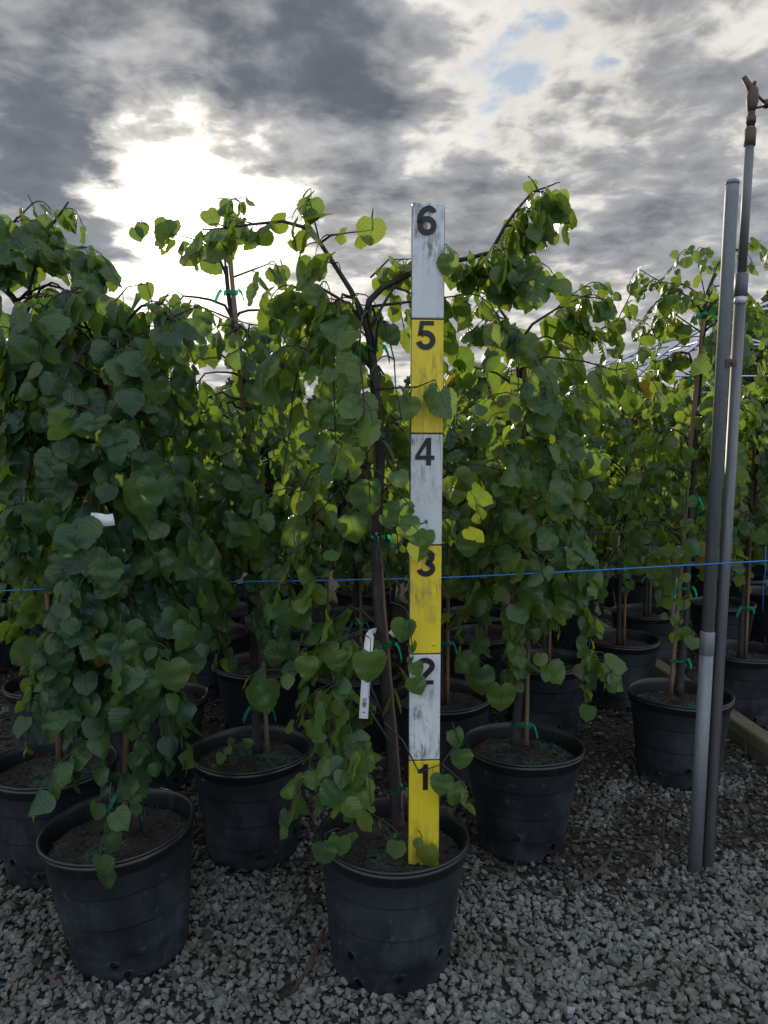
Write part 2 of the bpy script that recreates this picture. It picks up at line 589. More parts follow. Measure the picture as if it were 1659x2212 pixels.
    c = n.mix(n.smooth(b, 0.4, 0.75), (0.10, 0.105, 0.11), (0.17, 0.17, 0.165))
    principled(n, out, Base_Color=c, Roughness=0.5, Metallic=0.2)
    M['pvc'] = m
    m, n, out = new_mat('bronze')
    g = n.node('ShaderNodeNewGeometry').outputs['Position']
    a = n.noise(g, 90.0, 4.0, 0.6)
    c = n.mix(a, (0.060, 0.040, 0.030), (0.125, 0.085, 0.060))
    principled(n, out, Base_Color=c, Roughness=0.6, Metallic=0.4)
    M['bronze'] = m
    m, n, out = new_mat('blue_twine')
    g = n.node('ShaderNodeNewGeometry').outputs['Position']
    a = n.noise(n.vmath('MULTIPLY', g, (1, 1, 1)), 180.0, 3.0, 0.6)
    c = n.mix(a, (0.012, 0.11, 0.46), (0.03, 0.26, 0.72))
    principled(n, out, Base_Color=c, Roughness=0.5)
    M['twine'] = m
    # timber
    m, n, out = new_mat('weathered_timber')
    g = n.node('ShaderNodeTexCoord').outputs['Object']
    a = n.noise(n.vmath('MULTIPLY', g, (1, 0.06, 1)), 60.0, 5.0, 0.65)
    b = n.noise(g, 6.0, 4.0, 0.6)
    c = n.mix(a, (0.19, 0.165, 0.10), (0.075, 0.062, 0.038))
    c = n.mix(n.smooth(b, 0.45, 0.7, 0, 0.55), c, (0.065, 0.078, 0.030))
    principled(n, out, Base_Color=c, Roughness=0.85, Normal=bump(n, a, 0.5, 0.006))
    M['timber'] = m
    m, n, out = new_mat('tag_plastic')
    pb = principled(n, None, Base_Color=(0.78, 0.80, 0.82), Roughness=0.35)
    tr = n.node('ShaderNodeBsdfTranslucent', ins={'Color': (0.75, 0.78, 0.8, 1)})
    mx = n.node('ShaderNodeMixShader', ins={0: 0.25, 1: pb.outputs[0], 2: tr.outputs[0]})
    n.l.new(mx.outputs[0], out.inputs['Surface'])
    M['tag'] = m
    m, n, out = new_mat('tag_print')
    principled(n, out, Base_Color=(0.03, 0.03, 0.035), Roughness=0.6)
    M['print'] = m
    m, n, out = new_mat('seed_pod')
    g = n.node('ShaderNodeTexCoord').outputs['Object']
    a = n.noise(g, 60.0, 3.0)
    c = n.mix(n.smooth(a, 0.45, 0.6), (0.12, 0.15, 0.03), (0.10, 0.05, 0.025))
    pb = principled(n, None, Base_Color=c, Roughness=0.45)
    tr = n.node('ShaderNodeBsdfTranslucent', ins={'Color': (0.30, 0.30, 0.04, 1)})
    mx = n.node('ShaderNodeMixShader', ins={0: 0.4, 1: pb.outputs[0], 2: tr.outputs[0]})
    n.l.new(mx.outputs[0], out.inputs['Surface'])
    M['pod'] = m
    m, n, out = new_mat('far_foliage')
    g = n.node('ShaderNodeNewGeometry').outputs['Position']
    a = n.noise(g, 0.6, 4.0)
    c = n.mix(a, (0.022, 0.038, 0.020), (0.060, 0.085, 0.035))
    pb = principled(n, None, Base_Color=c, Roughness=0.8)
    tr = n.node('ShaderNodeBsdfTranslucent', ins={'Color': (0.10, 0.14, 0.03, 1)})
    mx = n.node('ShaderNodeMixShader', ins={0: 0.25, 1: pb.outputs[0], 2: tr.outputs[0]})
    n.l.new(mx.outputs[0], out.inputs['Surface'])
    M['far_leaf'] = m
    return M


M = make_materials()


# ------------------------------------------------------------------ numpy mesh from arrays
def np_mesh(name, V, loops, starts, totals, mat, tint=None, uv=None, smooth=False):
    me = bpy.data.meshes.new(name)
    me.vertices.add(len(V))
    me.vertices.foreach_set('co', np.ascontiguousarray(V, dtype=np.float32).ravel())
    me.loops.add(len(loops))
    me.loops.foreach_set('vertex_index', np.ascontiguousarray(loops, dtype=np.int32))
    me.polygons.add(len(starts))
    me.polygons.foreach_set('loop_start', np.ascontiguousarray(starts, dtype=np.int32))
    me.polygons.foreach_set('loop_total', np.ascontiguousarray(totals, dtype=np.int32))
    me.polygons.foreach_set('use_smooth', np.full(len(starts), smooth, dtype=bool))
    me.update(calc_edges=True)
    if tint is not None:
        a = me.attributes.new('tint', 'FLOAT', 'POINT')
        a.data.foreach_set('value', np.ascontiguousarray(tint, dtype=np.float32))
    if uv is not None:
        ul = me.uv_layers.new(name='UVMap')
        ul.data.foreach_set('uv', np.ascontiguousarray(uv, dtype=np.float32).ravel())
    me.materials.append(mat)
    return me


class Proto:
    """a small mesh kept as arrays for scattering"""

    def __init__(self, verts, faces, uv=None):
        self.V = np.array(verts, dtype=np.float32)
        self.loops = np.array([i for f in faces for i in f], dtype=np.int32)
        self.tot = np.array([len(f) for f in faces], dtype=np.int32)
        self.uv = None if uv is None else np.array(uv, dtype=np.float32)[self.loops]


def scatter(name, protos, which, mats4, tints, mat, smooth=False):
    """mats4: (N,3,4) transforms"""
    Vs, Ls, Ts, Us, Tn = [], [], [], [], []
    base = 0
    which = np.asarray(which)
    mats4 = np.asarray(mats4, dtype=np.float32)
    tints = np.asarray(tints, dtype=np.float32)
    for k, p in enumerate(protos):
        idx = np.nonzero(which == k)[0]
        if len(idx) == 0:
            continue
        A = mats4[idx]
        V = np.einsum('nij,vj->nvi', A[:, :, :3], p.V) + A[:, None, :, 3]
        nv = len(p.V)
        L = (p.loops[None, :] + (base + np.arange(len(idx)) * nv)[:, None]).ravel()
        Vs.append(V.reshape(-1, 3))
        Ls.append(L)
        Ts.append(np.tile(p.tot, len(idx)))
        Tn.append(np.repeat(tints[idx], nv))
        if p.uv is not None:
            Us.append(np.tile(p.uv, (len(idx), 1)))
        base += nv * len(idx)
    tot = np.concatenate(Ts)
    st = np.concatenate(([0], np.cumsum(tot)[:-1]))
    return np_mesh(name, np.concatenate(Vs), np.concatenate(Ls), st, tot, mat, np.concatenate(Tn), np.concatenate(Us) if Us else None, smooth)


# ------------------------------------------------------------------ positions of the pots
RIM_Z, SOIL_Z, RIM_R = 0.40, 0.345, 0.222
# pixel of the rim's centre, size factor
POT_PIX = {
    'A': (278, 1772, 1.0), 'B': (842, 1797, 0.98), 'C': (112, 1642, 1.0), 'D': (543, 1613, 1.0), 'E': (1127, 1603, 1.0),
    'F': (1470, 1495, 1.0), 'G': (338, 1500, 1.0), 'H': (955, 1497, 1.0), 'I': (1176, 1424, 1.0), 'J': (770, 1445, 1.0),
    'K': (120, 1470, 1.0), 'L': (560, 1432, 1.0), 'M': (1600, 1402, 1.0), 'N': (1395, 1318, 1.0), 'O': (1560, 1300, 1.0),
}
POTS = {}
for k, (u, v, s) in POT_PIX.items():
    g = G(u, v, RIM_Z * s)
    POTS[k] = (g.x, g.y, s)
POT_XY = [(x, y) for (x, y, s) in POTS.values()]
rng = random.Random(5)
BACK = []
row = 0
Y = 4.50
while Y < 10.0:
    half = Y * 0.53 + 0.3
    x = -half + (0.39 if row % 2 else 0.0)
    while x < half:
        xx, yy = x + rng.uniform(-0.08, 0.08), Y + rng.uniform(-0.10, 0.10)
        if not (1.42 < xx < 2.02 and yy < 6.6):
            if all((xx - a) ** 2 + (yy - b) ** 2 > 0.5 ** 2 for a, b in POT_XY):
                BACK.append((xx, yy))
        x += 0.80
    Y += 0.66
    row += 1

# ------------------------------------------------------------------ ground
gx = [-400, -60, -12, -6, -4, -3, -2, -1, 0, 1, 2, 3, 4, 6, 12, 60, 400]
gy = [-60, -10, -2, 0, 1, 2, 3, 4, 5, 6, 8, 12, 20, 60, 200, 900]
mb = MB()
vs = [(x, y, 0.0) for y in gy for x in gx]
fs = [(j * len(gx) + i, j * len(gx) + i + 1, (j + 1) * len(gx) + i + 1, (j + 1) * len(gx) + i) for j in range(len(gy) - 1) for i in range(len(gx) - 1)]
mb.add(vs, fs)
tag(mb.build('ground', M['ground'], None, False), kind='structure')


# crushed stone
def stone_proto(r):
    import bmesh
    bm = bmesh.new()
    for _ in range(11):
        p = Vector((r.gauss(0, 1), r.gauss(0, 1), r.gauss(0, 1))).normalized()
        p = Vector((p.x * 0.5, p.y * 0.40, p.z * 0.32)) * r.uniform(0.85, 1.15)
        bm.verts.new(p)
    res = bmesh.ops.convex_hull(bm, input=bm.verts)
    bmesh.ops.delete(bm, geom=[v for v in bm.verts if not v.link_faces], context='VERTS')
    bm.verts.index_update()
    pr = Proto([v.co[:] for v in bm.verts], [[v.index for v in f.verts] for f in bm.faces])
    bm.free()
    return pr


rs = random.Random(11)
STONES = [stone_proto(rs) for _ in range(14)]
nr = np.random.default_rng(3)


def in_frame(x, y, margin=0.15):
    d = y * math.cos(PITCH) + CAM_H * math.sin(PITCH)
    return np.abs(x) < d * (CX / F) * 1.02 + margin


def litter_mask(x, y):
    """where bark and dead leaves lie between the stones, 0..1"""
    out = np.zeros(len(x))
    for i in range(len(x)):
        p = Vector((x[i] * 1.6, y[i] * 1.6, 3.0))
        nz = mnoise.noise(p) * 0.5 + 0.5 + 0.35 * mnoise.noise(p * 3.3)
        edge = 2.30 + 0.10 * math.sin(x[i] * 4.0) if x[i] > -0.3 else 2.45
        m = min(max((y[i] - edge) / 0.25, 0.0), 1.0)
        d = min((x[i] - a) ** 2 + (y[i] - b) ** 2 for a, b in POT_XY) ** 0.5
        m = max(m, 0.35 if d < 0.28 else 0.0)
        if x[i] > 1.0 and y[i] < 2.75:
            m *= 0.35
        out[i] = m * min(max((nz - 0.22) * 3.0, 0.0), 1.0)
    return out


def rot_mats(n, flat, gen):
    yaw = gen.uniform(0, 2 * np.pi, n)
    ax = gen.normal(0, flat, n)
    ay = gen.normal(0, flat, n)
    cz, sz = np.cos(yaw), np.sin(yaw)
    Z = np.zeros((n, 3, 3))
    Z[:, 0, 0], Z[:, 0, 1], Z[:, 1, 0], Z[:, 1, 1], Z[:, 2, 2] = cz, -sz, sz, cz, 1
    X = np.zeros((n, 3, 3))
    X[:, 0, 0] = 1
    X[:, 1, 1], X[:, 1, 2], X[:, 2, 1], X[:, 2, 2] = np.cos(ax), -np.sin(ax), np.sin(ax), np.cos(ax)
    Yr = np.zeros((n, 3, 3))
    Yr[:, 1, 1] = 1
    Yr[:, 0, 0], Yr[:, 0, 2], Yr[:, 2, 0], Yr[:, 2, 2] = np.cos(ay), np.sin(ay), -np.sin(ay), np.cos(ay)
    return np.einsum('nij,njk,nkl->nil', X, Yr, Z)


def scatter_xy(n, y0, y1, gen):
    y = np.sqrt(gen.uniform(y0 ** 2, y1 ** 2, n))
    x = gen.uniform(-1, 1, n) * (y * 0.53 + 0.25)
    return x, y


def outside_pots(x, y, r=0.165):
    ok = np.ones(len(x), bool)
    for a, b in POT_XY:
        ok &= (x - a) ** 2 + (y - b) ** 2 > r * r
    return ok


for nm, n, y0, y1, smin, smax in (('gravel', 35000, 1.30, 3.4, 0.012, 0.043), ('gravel', 13000, 3.4, 6.6, 0.018, 0.044)):
    x, y = scatter_xy(n, y0, y1, nr)
    ok = outside_pots(x, y)
    x, y = x[ok], y[ok]
    lm = litter_mask(x, y)
    keep = nr.uniform(0, 1, len(x)) > lm * 0.80
    x, y, lm = x[keep], y[keep], lm[keep]
    n = len(x)
    sc = smin + (smax - smin) * nr.beta(1.6, 2.6, n)
    sc[nr.uniform(0, 1, n) < 0.02] *= 1.35
    R = rot_mats(n, 0.42, nr)
    A = np.zeros((n, 3, 4), dtype=np.float32)
    A[:, :, :3] = R * sc[:, None, None]
    A[:, 0, 3], A[:, 1, 3] = x, y
    A[:, 2, 3] = sc * nr.uniform(0.10, 0.40, n) + nr.uniform(0, 0.007, n)
    tint = np.clip(nr.normal(0.46, 0.22, n) - lm * 0.22 - 0.10 * np.clip((0.4 - x) / 0.8, 0, 1), 0, 0.97)  # darker where litter lies; the fall towards the left is painted shade
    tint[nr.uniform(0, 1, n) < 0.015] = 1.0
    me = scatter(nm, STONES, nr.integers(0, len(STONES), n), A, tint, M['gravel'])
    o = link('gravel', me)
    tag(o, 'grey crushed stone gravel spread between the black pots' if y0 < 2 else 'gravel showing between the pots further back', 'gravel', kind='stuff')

# bark crumbs and dead leaves
FLAKES = []
for _ in range(10):
    k = rs.randint(5, 7)
    pts = [(math.cos(2 * math.pi * i / k) * rs.uniform(0.3, 0.55), math.sin(2 * math.pi * i / k) * rs.uniform(0.18, 0.4), rs.uniform(-0.08, 0.12)) for i in range(k)]
    pts.append((0, 0, 0.06))
    FLAKES.append(Proto(pts, [(i, (i + 1) % k, k) for i in range(k)]))
for _ in range(5):       # twig bits
    a = rs.uniform(-0.2, 0.2)
    t = MB().tube([(-1.2, 0, 0), (-0.3, a, 0.05), (0.5, a * 0.5, 0.02), (1.3, -a, 0.04)], [0.05, 0.06, 0.05, 0.03], 4)
    FLAKES.append(Proto(t.v, t.f))
n = 30000
x, y = scatter_xy(n, 1.6, 6.0, nr)
ok = outside_pots(x, y, 0.16)
x, y = x[ok], y[ok]
lm = litter_mask(x, y)
keep = nr.uniform(0, 1, len(x)) < lm * 0.95 + 0.012
x, y = x[keep], y[keep]
n = len(x)
sc = nr.uniform(0.014, 0.045, n)
A = np.zeros((n, 3, 4), dtype=np.float32)
A[:, :, :3] = rot_mats(n, 0.35, nr) * sc[:, None, None]
A[:, 0, 3], A[:, 1, 3], A[:, 2, 3] = x, y, nr.uniform(0.010, 0.030, n)
which = nr.integers(0, 11, n)
tw = nr.uniform(0, 1, n) < 0.10
which[tw] = nr.integers(10, 15, tw.sum())
A[tw, :, :3] *= 1.6
longt = tw & (nr.uniform(0, 1, n) < 0.06)
A[longt, :, :3] *= 1.9
me = scatter('leaf_litter', FLAKES, which, A, np.clip(nr.beta(1.3, 2.2, n), 0, 1), M['litter'])
tag(link('leaf_litter', me), 'dark bark crumbs, dead leaves and twig bits lying among the gravel', 'litter', kind='stuff')


# ------------------------------------------------------------------ pots
def pot_meshes(seed, rr=RIM_R, H=RIM_Z, taper=0.80):
    r = random.Random(seed)
    SEG = 96
    # profile of the outer wall from the foot up: bands step in a little
    r_top = rr * 0.945
    r_bot = rr * taper * 0.945
    zs = [0.0, 0.006]
    z = 0.014
    while z < 0.34 * H / 0.40:
        zs.append(z)
        z += 0.0085
    zs += [H * 0.87, H * 0.885]
    zs = sorted([q for q in zs if all(abs(q - b * H) > 0.0022 for b in (0.45, 0.70))] + [b * H + e for b in (0.45, 0.70) for e in (-0.0012, 0.0012)])

    def wall_r(z):
        t = z / H
        q = r_bot + (r_top - r_bot) * t
        for (b, s) in ((0.22, 0.0022), (0.45, 0.0028), (0.70, 0.0034)):     # pressed bands
            if t > b:
                q += s
        if z < 0.012:
            q -= (0.012 - z) * 0.5
        return q
    verts, faces = [], []
    wob = [r.uniform(-1, 1) for _ in range(4)]
    for zi, z in enumerate(zs):
        for k in range(SEG):
            an = 2 * math.pi * k / SEG
            q = wall_r(z) * (1 + 0.006 * wob[0] * math.sin(2 * an + wob[1]) + 0.003 * wob[2] * math.sin(3 * an + wob[3]))
            verts.append([q * math.cos(an), q * math.sin(an), z])
    nrow = len(zs)
    dead = set()
    holes = []
    for k0, zz in [(int(SEG * (i + r.uniform(-.12, .12)) / 8) % SEG, 0.105 if i % 2 else 0.062) for i in range(7)] + [(int(SEG * (i + 0.4 + r.uniform(-.3, .3)) / 3) % SEG, 0.016) for i in range(3)]:
        zz = zz * H / 0.40
        zi = min(range(3, nrow - 4), key=lambda i: abs(zs[i] - zz))
        zi = max(zi, 4)
        ring = [(-1, -1), (0, -1), (1, -1), (1, 0), (1, 1), (0, 1), (-1, 1), (-1, 0)]
        c_an = 2 * math.pi * k0 / SEG
        qr = wall_r(zs[zi])
        rad = 0.0125
        ids = []
        for (da, dz) in ring:
            a2 = math.atan2(dz, da)
            vi = (zi + dz) * SEG + (k0 + da) % SEG
            an = c_an + math.cos(a2) * rad / qr
            verts[vi] = [qr * math.cos(an), qr * math.sin(an), zs[zi] + math.sin(a2) * rad]
            ids.append(vi)
        for (da, dz) in ((-1, -1), (0, -1), (-1, 0), (0, 0)):
            dead.add((zi + dz, (k0 + da) % SEG))
        holes.append(ids)
    for i in range(nrow - 1):
        for k in range(SEG):
            if (i, k) in dead:
                continue
            k2 = (k + 1) % SEG
            faces.append((i * SEG + k, i * SEG + k2, (i + 1) * SEG + k2, (i + 1) * SEG + k))
    for ids in holes:                                     # thickness of the wall inside each hole
        inn = []
        for vi in ids:
            x, y, z = verts[vi]
            verts.append([x * 0.965, y * 0.965, z])
            inn.append(len(verts) - 1)
        m = len(ids)
        for i in range(m):
            j = (i + 1) % m
            faces.append((ids[i], inn[i], inn[j], ids[j]))
    body = MB()
    body.add(verts, faces)
    # foot plate
    body.lathe([(wall_r(0.0) - 0.001, 0.001), (0.001, 0.003)], SEG)
    bm = body.mesh('body', M['pot'])
    rim = MB()
    rt = wall_r(H * 0.885)
    prof = [(rt - 0.001, H * 0.872), (rt + 0.006, H * 0.886), (rt + 0.007, H * 0.935), (rt + 0.012, H * 0.945), (rt + 0.0125, H * 0.962),
            (rt + 0.009, H * 0.968), (rt + 0.0092, H * 0.974), (rt + 0.013, H * 0.979), (rt + 0.0135, H * 0.994), (rt + 0.010, H * 1.0),
            (rt + 0.004, H * 0.999), (rt + 0.001, H * 0.985), (rt - 0.001, H * 0.94), (rt - 0.010, H * 0.78)]
    rim.lathe(prof, SEG)
    pr = r.uniform(0, 6)
    rim.v = [(x * (1 + 0.010 * math.sin(2 * math.atan2(y, x) + pr)), y * (1 + 0.010 * math.sin(2 * math.atan2(y, x) + pr)), z + 0.0025 * math.sin(3 * math.atan2(y, x) + pr * 2)) for (x, y, z) in rim.v]
    rm = rim.mesh('rim', M['rim'])
    soil = MB()
    rings = 16
    seg = 56
    Rs = rt - 0.008
    vs = [(0, 0, SOIL_Z * H / 0.40)]
    for i in range(1, rings + 1):
        for k in range(seg):
            an = 2 * math.pi * k / seg
            q = Rs * i / rings
            x, y = q * math.cos(an), q * math.sin(an)
            nzv = mnoise.noise(Vector((x * 14 + seed, y * 14, 0))) * 0.010 + mnoise.noise(Vector((x * 55 + seed, y * 55, 4))) * 0.006
            vs.append((x, y, SOIL_Z * H / 0.40 + (nzv if i < rings else -0.01)))
    fs = [(0, 1 + k, 1 + (k + 1) % seg) for k in range(seg)]
    for i in range(1, rings):
        a, b = 1 + (i - 1) * seg, 1 + i * seg
        for k in range(seg):
            k2 = (k + 1) % seg
            fs.append((a + k, b + k, b + k2, a + k2))
    soil.add(vs, fs)
    # root ball seen through the drainage holes
    soil.lathe([(r_bot * 0.90, 0.012), (r_top * 0.93, SOIL_Z * H / 0.40 - 0.015)], 40)
    sm = soil.mesh('soil', M['soil'])
    chips = MB()
    for _ in range(130):
        q = Rs * 0.95 * math.sqrt(r.random())
        an = r.uniform(0, 6.283)
        x, y = q * math.cos(an), q * math.sin(an)
        nzv = mnoise.noise(Vector((x * 14 + seed, y * 14, 0))) * 0.010
        R3 = Matrix.Rotation(r.uniform(0, 6.28), 3, 'Z') @ Matrix.Rotation(r.gauss(0, 0.35), 3, 'X') @ Matrix.Rotation(r.gauss(0, 0.35), 3, 'Y')
        s = r.uniform(0.5, 1.3)
        chips.box((x, y, SOIL_Z * H / 0.40 + nzv + 0.003), (0.016 * s, 0.007 * s, 0.003), R3)
    cm = chips.mesh('bark_chips', M['litter'], False)
    return bm, rm, sm, cm


POT_VARIANTS = [pot_meshes(3 + i, taper=t) for i, t in enumerate((0.80, 0.84, 0.76, 0.79))]
POT_LABEL = {
    'A': 'black nursery pot tilted on the gravel, under the densest curtain of leaves',
    'B': 'black nursery pot that the yellow and white measuring board stands in',
    'C': 'black nursery pot just behind the tilted pot, with mossy soil',
    'D': 'black nursery pot with green moss on its soil, between tilted pot and board pot',
    'E': 'black nursery pot with an open view of its bark soil, beside the board pot',
    'F': 'dusty black nursery pot directly behind the galvanised post',
    'G': 'black nursery pot in deep shade behind the leaf curtain',
    'H': 'black nursery pot half hidden behind the measuring board',
    'I': 'black nursery pot behind the pot with the open bark soil',
    'J': 'grey dusty nursery pot seen behind the white hanging tag',
    'K': 'greyish nursery pot glimpsed behind the mossy pot',
    'L': 'black nursery pot glimpsed between two slender trunks',
    'M': 'black nursery pot beyond the timber, behind the galvanised post',
    'N': 'black nursery pot beyond the far end of the timber',
    'O': 'black nursery pot with the young shoot near the timber',
}
POT_TILT = {'A': (0.02, -0.075), 'B': (0.03, 0.01), 'E': (0.0, 0.02), 'F': (0.01, 0.015)}
POT_VAR = {'A': 0, 'B': 1, 'C': 2, 'D': 3, 'E': 2, 'F': 1, 'G': 3, 'H': 0, 'I': 1, 'J': 2, 'K': 3, 'L': 0, 'M': 2, 'N': 1, 'O': 3}


def place_pot(x, y, s, var, label, group=None, tilt=(0, 0), rz=0.0, chips=True):
    t = empty('nursery_pot', (x, y, 0.0))
    t.rotation_euler = (tilt[0], tilt[1], rz)
    t.scale = (s, s, s)
    b, r_, so, ch = POT_VARIANTS[var]
    link('body', b, t)
    link('rim', r_, t)
    sl = link('soil', so, t)
    if chips:
        tag(link('bark_crumbs', ch, sl), kind='stuff')
    return tag(t, label, 'plant pot', group)


for i, (k, (x, y, s)) in enumerate(POTS.items()):
    place_pot(x, y, s, POT_VAR[k], POT_LABEL[k], 'nursery pots holding the trees', POT_TILT.get(k, (0, 0)), 1.7 * i)
for i, (x, y) in enumerate(BACK):
    if y < 8.2:
        place_pot(x, y, 1.0, i % 4, 'black nursery pot in the crowded rows further back', 'pots of the rows further back', rz=i * 1.3, chips=False)


# ------------------------------------------------------------------ leaves
def leaf_proto(r, fold, curl, wave, ragged=0.03, fine=False):
    rows = [((0.17, -0.095), (0.09, -0.05), 0.0), ((0.41, -0.045), (0.21, 0.03), 0.10), ((0.545, 0.14), (0.28, 0.19), 0.25),
            ((0.560, 0.34), (0.285, 0.37), 0.41), ((0.50, 0.54), (0.255, 0.56), 0.57), ((0.37, 0.73), (0.19, 0.735), 0.73), ((0.19, 0.88), (0.10, 0.87), 0.87)]
    kx = r.uniform(0.92, 1.04)
    rows = [((e[0] * kx, e[1]), (m[0] * kx, m[1]), c) for (e, m, c) in rows]
    if fine:                                   # scalloped margin
        full = []
        for i in range(len(rows) - 1):
            (e0, m0, c0), (e1, m1, c1) = rows[i], rows[i + 1]
            full.append(rows[i])
            mx = ((e0[0] + e1[0]) / 2, (e0[1] + e1[1]) / 2)
            q = 1.045
            full.append(((mx[0] * q, 0.42 + (mx[1] - 0.42) * q), ((m0[0] + m1[0]) / 2, (m0[1] + m1[1]) / 2), (c0 + c1) / 2))
        full.append(rows[-1])
        rows = [((e[0] * (0.985 if i % 2 == 0 else 1.02), e[1]), m, c) for i, (e, m, c) in enumerate(full)]
    vs, uv, fs = [], [], []
    ph = r.uniform(0, 6.28)
    tw = r.uniform(-0.25, 0.25)
    puff = r.uniform(0.04, 0.09)

    def put(x, y):
        z = -fold * abs(x) * (0.6 + 0.4 * abs(x) / 0.5) - curl * y * y + wave * math.sin(7.0 * y + ph + (1.5 if x > 0 else 0)) * abs(x) * 0.5
        z += tw * x * y + puff * math.sin(math.pi * min(abs(x) / 0.52, 1.0)) * (0.4 + 0.6 * math.sin(13.0 * (y - 0.8 * abs(x)) + ph))
        vs.append([x, y, z])
        uv.append([x + 0.5, y])
        return len(vs) - 1
    grid = []
    for (e, m, c) in rows:
        j = [1 + r.uniform(-ragged, ragged) for _ in range(2)]
        e = (e[0], e[1] + r.uniform(-ragged, ragged) * 0.5)
        grid.append([put(-e[0] * j[0], e[1]), put(-m[0], m[1]), put(0, c), put(m[0], m[1]), put(e[0] * j[1], e[1])])
    tip = put(0, r.uniform(0.97, 1.06))
    for i in range(len(grid) - 1):
        a, b = grid[i], grid[i + 1]
        for k in range(4):
            fs.append((a[k], a[k + 1], b[k + 1], b[k]))
    a = grid[-1]
    for k in range(4):
        fs.append((a[k], a[k + 1], tip))
    # petiole from the twig (origin) to the blade
    pl = 0.42
    for p in vs:
        p[1] += pl
    z0 = 0.0
    b = len(vs)
    w = 0.013
    for (yy, zz) in ((0.0, 0.03), (pl, z0)):
        for (dx, dz) in ((-w, 0), (w, 0), (0, w * 1.6)):
            vs.append([dx, yy, zz + dz])
            uv.append([0.5, 0.5])
    for k in range(3):
        k2 = (k + 1) % 3
        fs.append((b + k, b + k2, b + 3 + k2, b + 3 + k))
    return Proto(vs, fs, uv), vs, fs, uv


rl = random.Random(21)
LEAF_P, LEAF_ME = [], []
SHAPES = [(0.10, 0.10, 0.10), (0.28, 0.18, 0.12), (0.45, 0.25, 0.15), (-0.12, 0.15, 0.15), (0.18, 0.32, 0.2), (0.65, 0.3, 0.2), (0.05, 0.05, 0.22), (0.3, -0.12, 0.15), (0.95, 0.4, 0.25), (0.2, 0.5, 0.25), (0.35, 0.1, 0.45), (0.12, 0.6, 0.3), (-0.25, 0.3, 0.3), (1.3, 0.2, 0.2)]
for (a, b, c) in SHAPES:
    p, vs, fs, uv = leaf_proto(rl, a, b, c, 0.07)
    LEAF_P.append(p)
    p, vs, fs, uv = leaf_proto(rl, a, b, c, 0.035, True)
    st = np.concatenate(([0], np.cumsum(p.tot)[:-1]))
    me = np_mesh('leaf', p.V, p.loops, st, p.tot, M['leaf'], np.zeros(len(p.V)), p.uv, True)
    LEAF_ME.append(me)


def leaf_matrix(p, tip_dir, nrm, size):
    y = tip_dir.normalized()
    z = (nrm - y * nrm.dot(y))
    if z.length < 1e-4:
        z = Vector((0, -1, 0)) - y * Vector((0, -1, 0)).dot(y)
    z.normalize()
    x = y.cross(z)
    return ((x.x * size, y.x * size, z.x * size, p.x), (x.y * size, y.y * size, z.y * size, p.y), (x.z * size, y.z * size, z.z * size, p.z))


def cubic(p0, p1, p2, p3, n):
    out = []
    for i in range(n + 1):
        t = i / n
        out.append(p0 * (1 - t) ** 3 + p1 * (3 * t * (1 - t) ** 2) + p2 * (3 * t * t * (1 - t)) + p3 * t ** 3)
    return out


def smooth_path(pts, sub=4):
    """Catmull-Rom through points"""
    pts = [Vector(p) for p in pts]
    if len(pts) < 3:
        return pts
    out = []
    for i in range(len(pts) - 1):
        p0, p1, p2, p3 = pts[max(i - 1, 0)], pts[i], pts[i + 1], pts[min(i + 2, len(pts) - 1)]
        for k in range(sub):
            t = k / sub
            out.append(0.5 * ((2 * p1) + (p2 - p0) * t + (2 * p0 - 5 * p1 + 4 * p2 - p3) * t * t + (3 * p1 - p0 - 3 * p2 + p3) * t ** 3))
    out.append(pts[-1])
    return out


BOARD_Y = 2.085
BOARD_X = P(917, 1200, BOARD_Y).x - 0.007


def in_board_front(w):
    return abs(w.x - BOARD_X) < 0.06 and w.y < BOARD_Y + 0.02


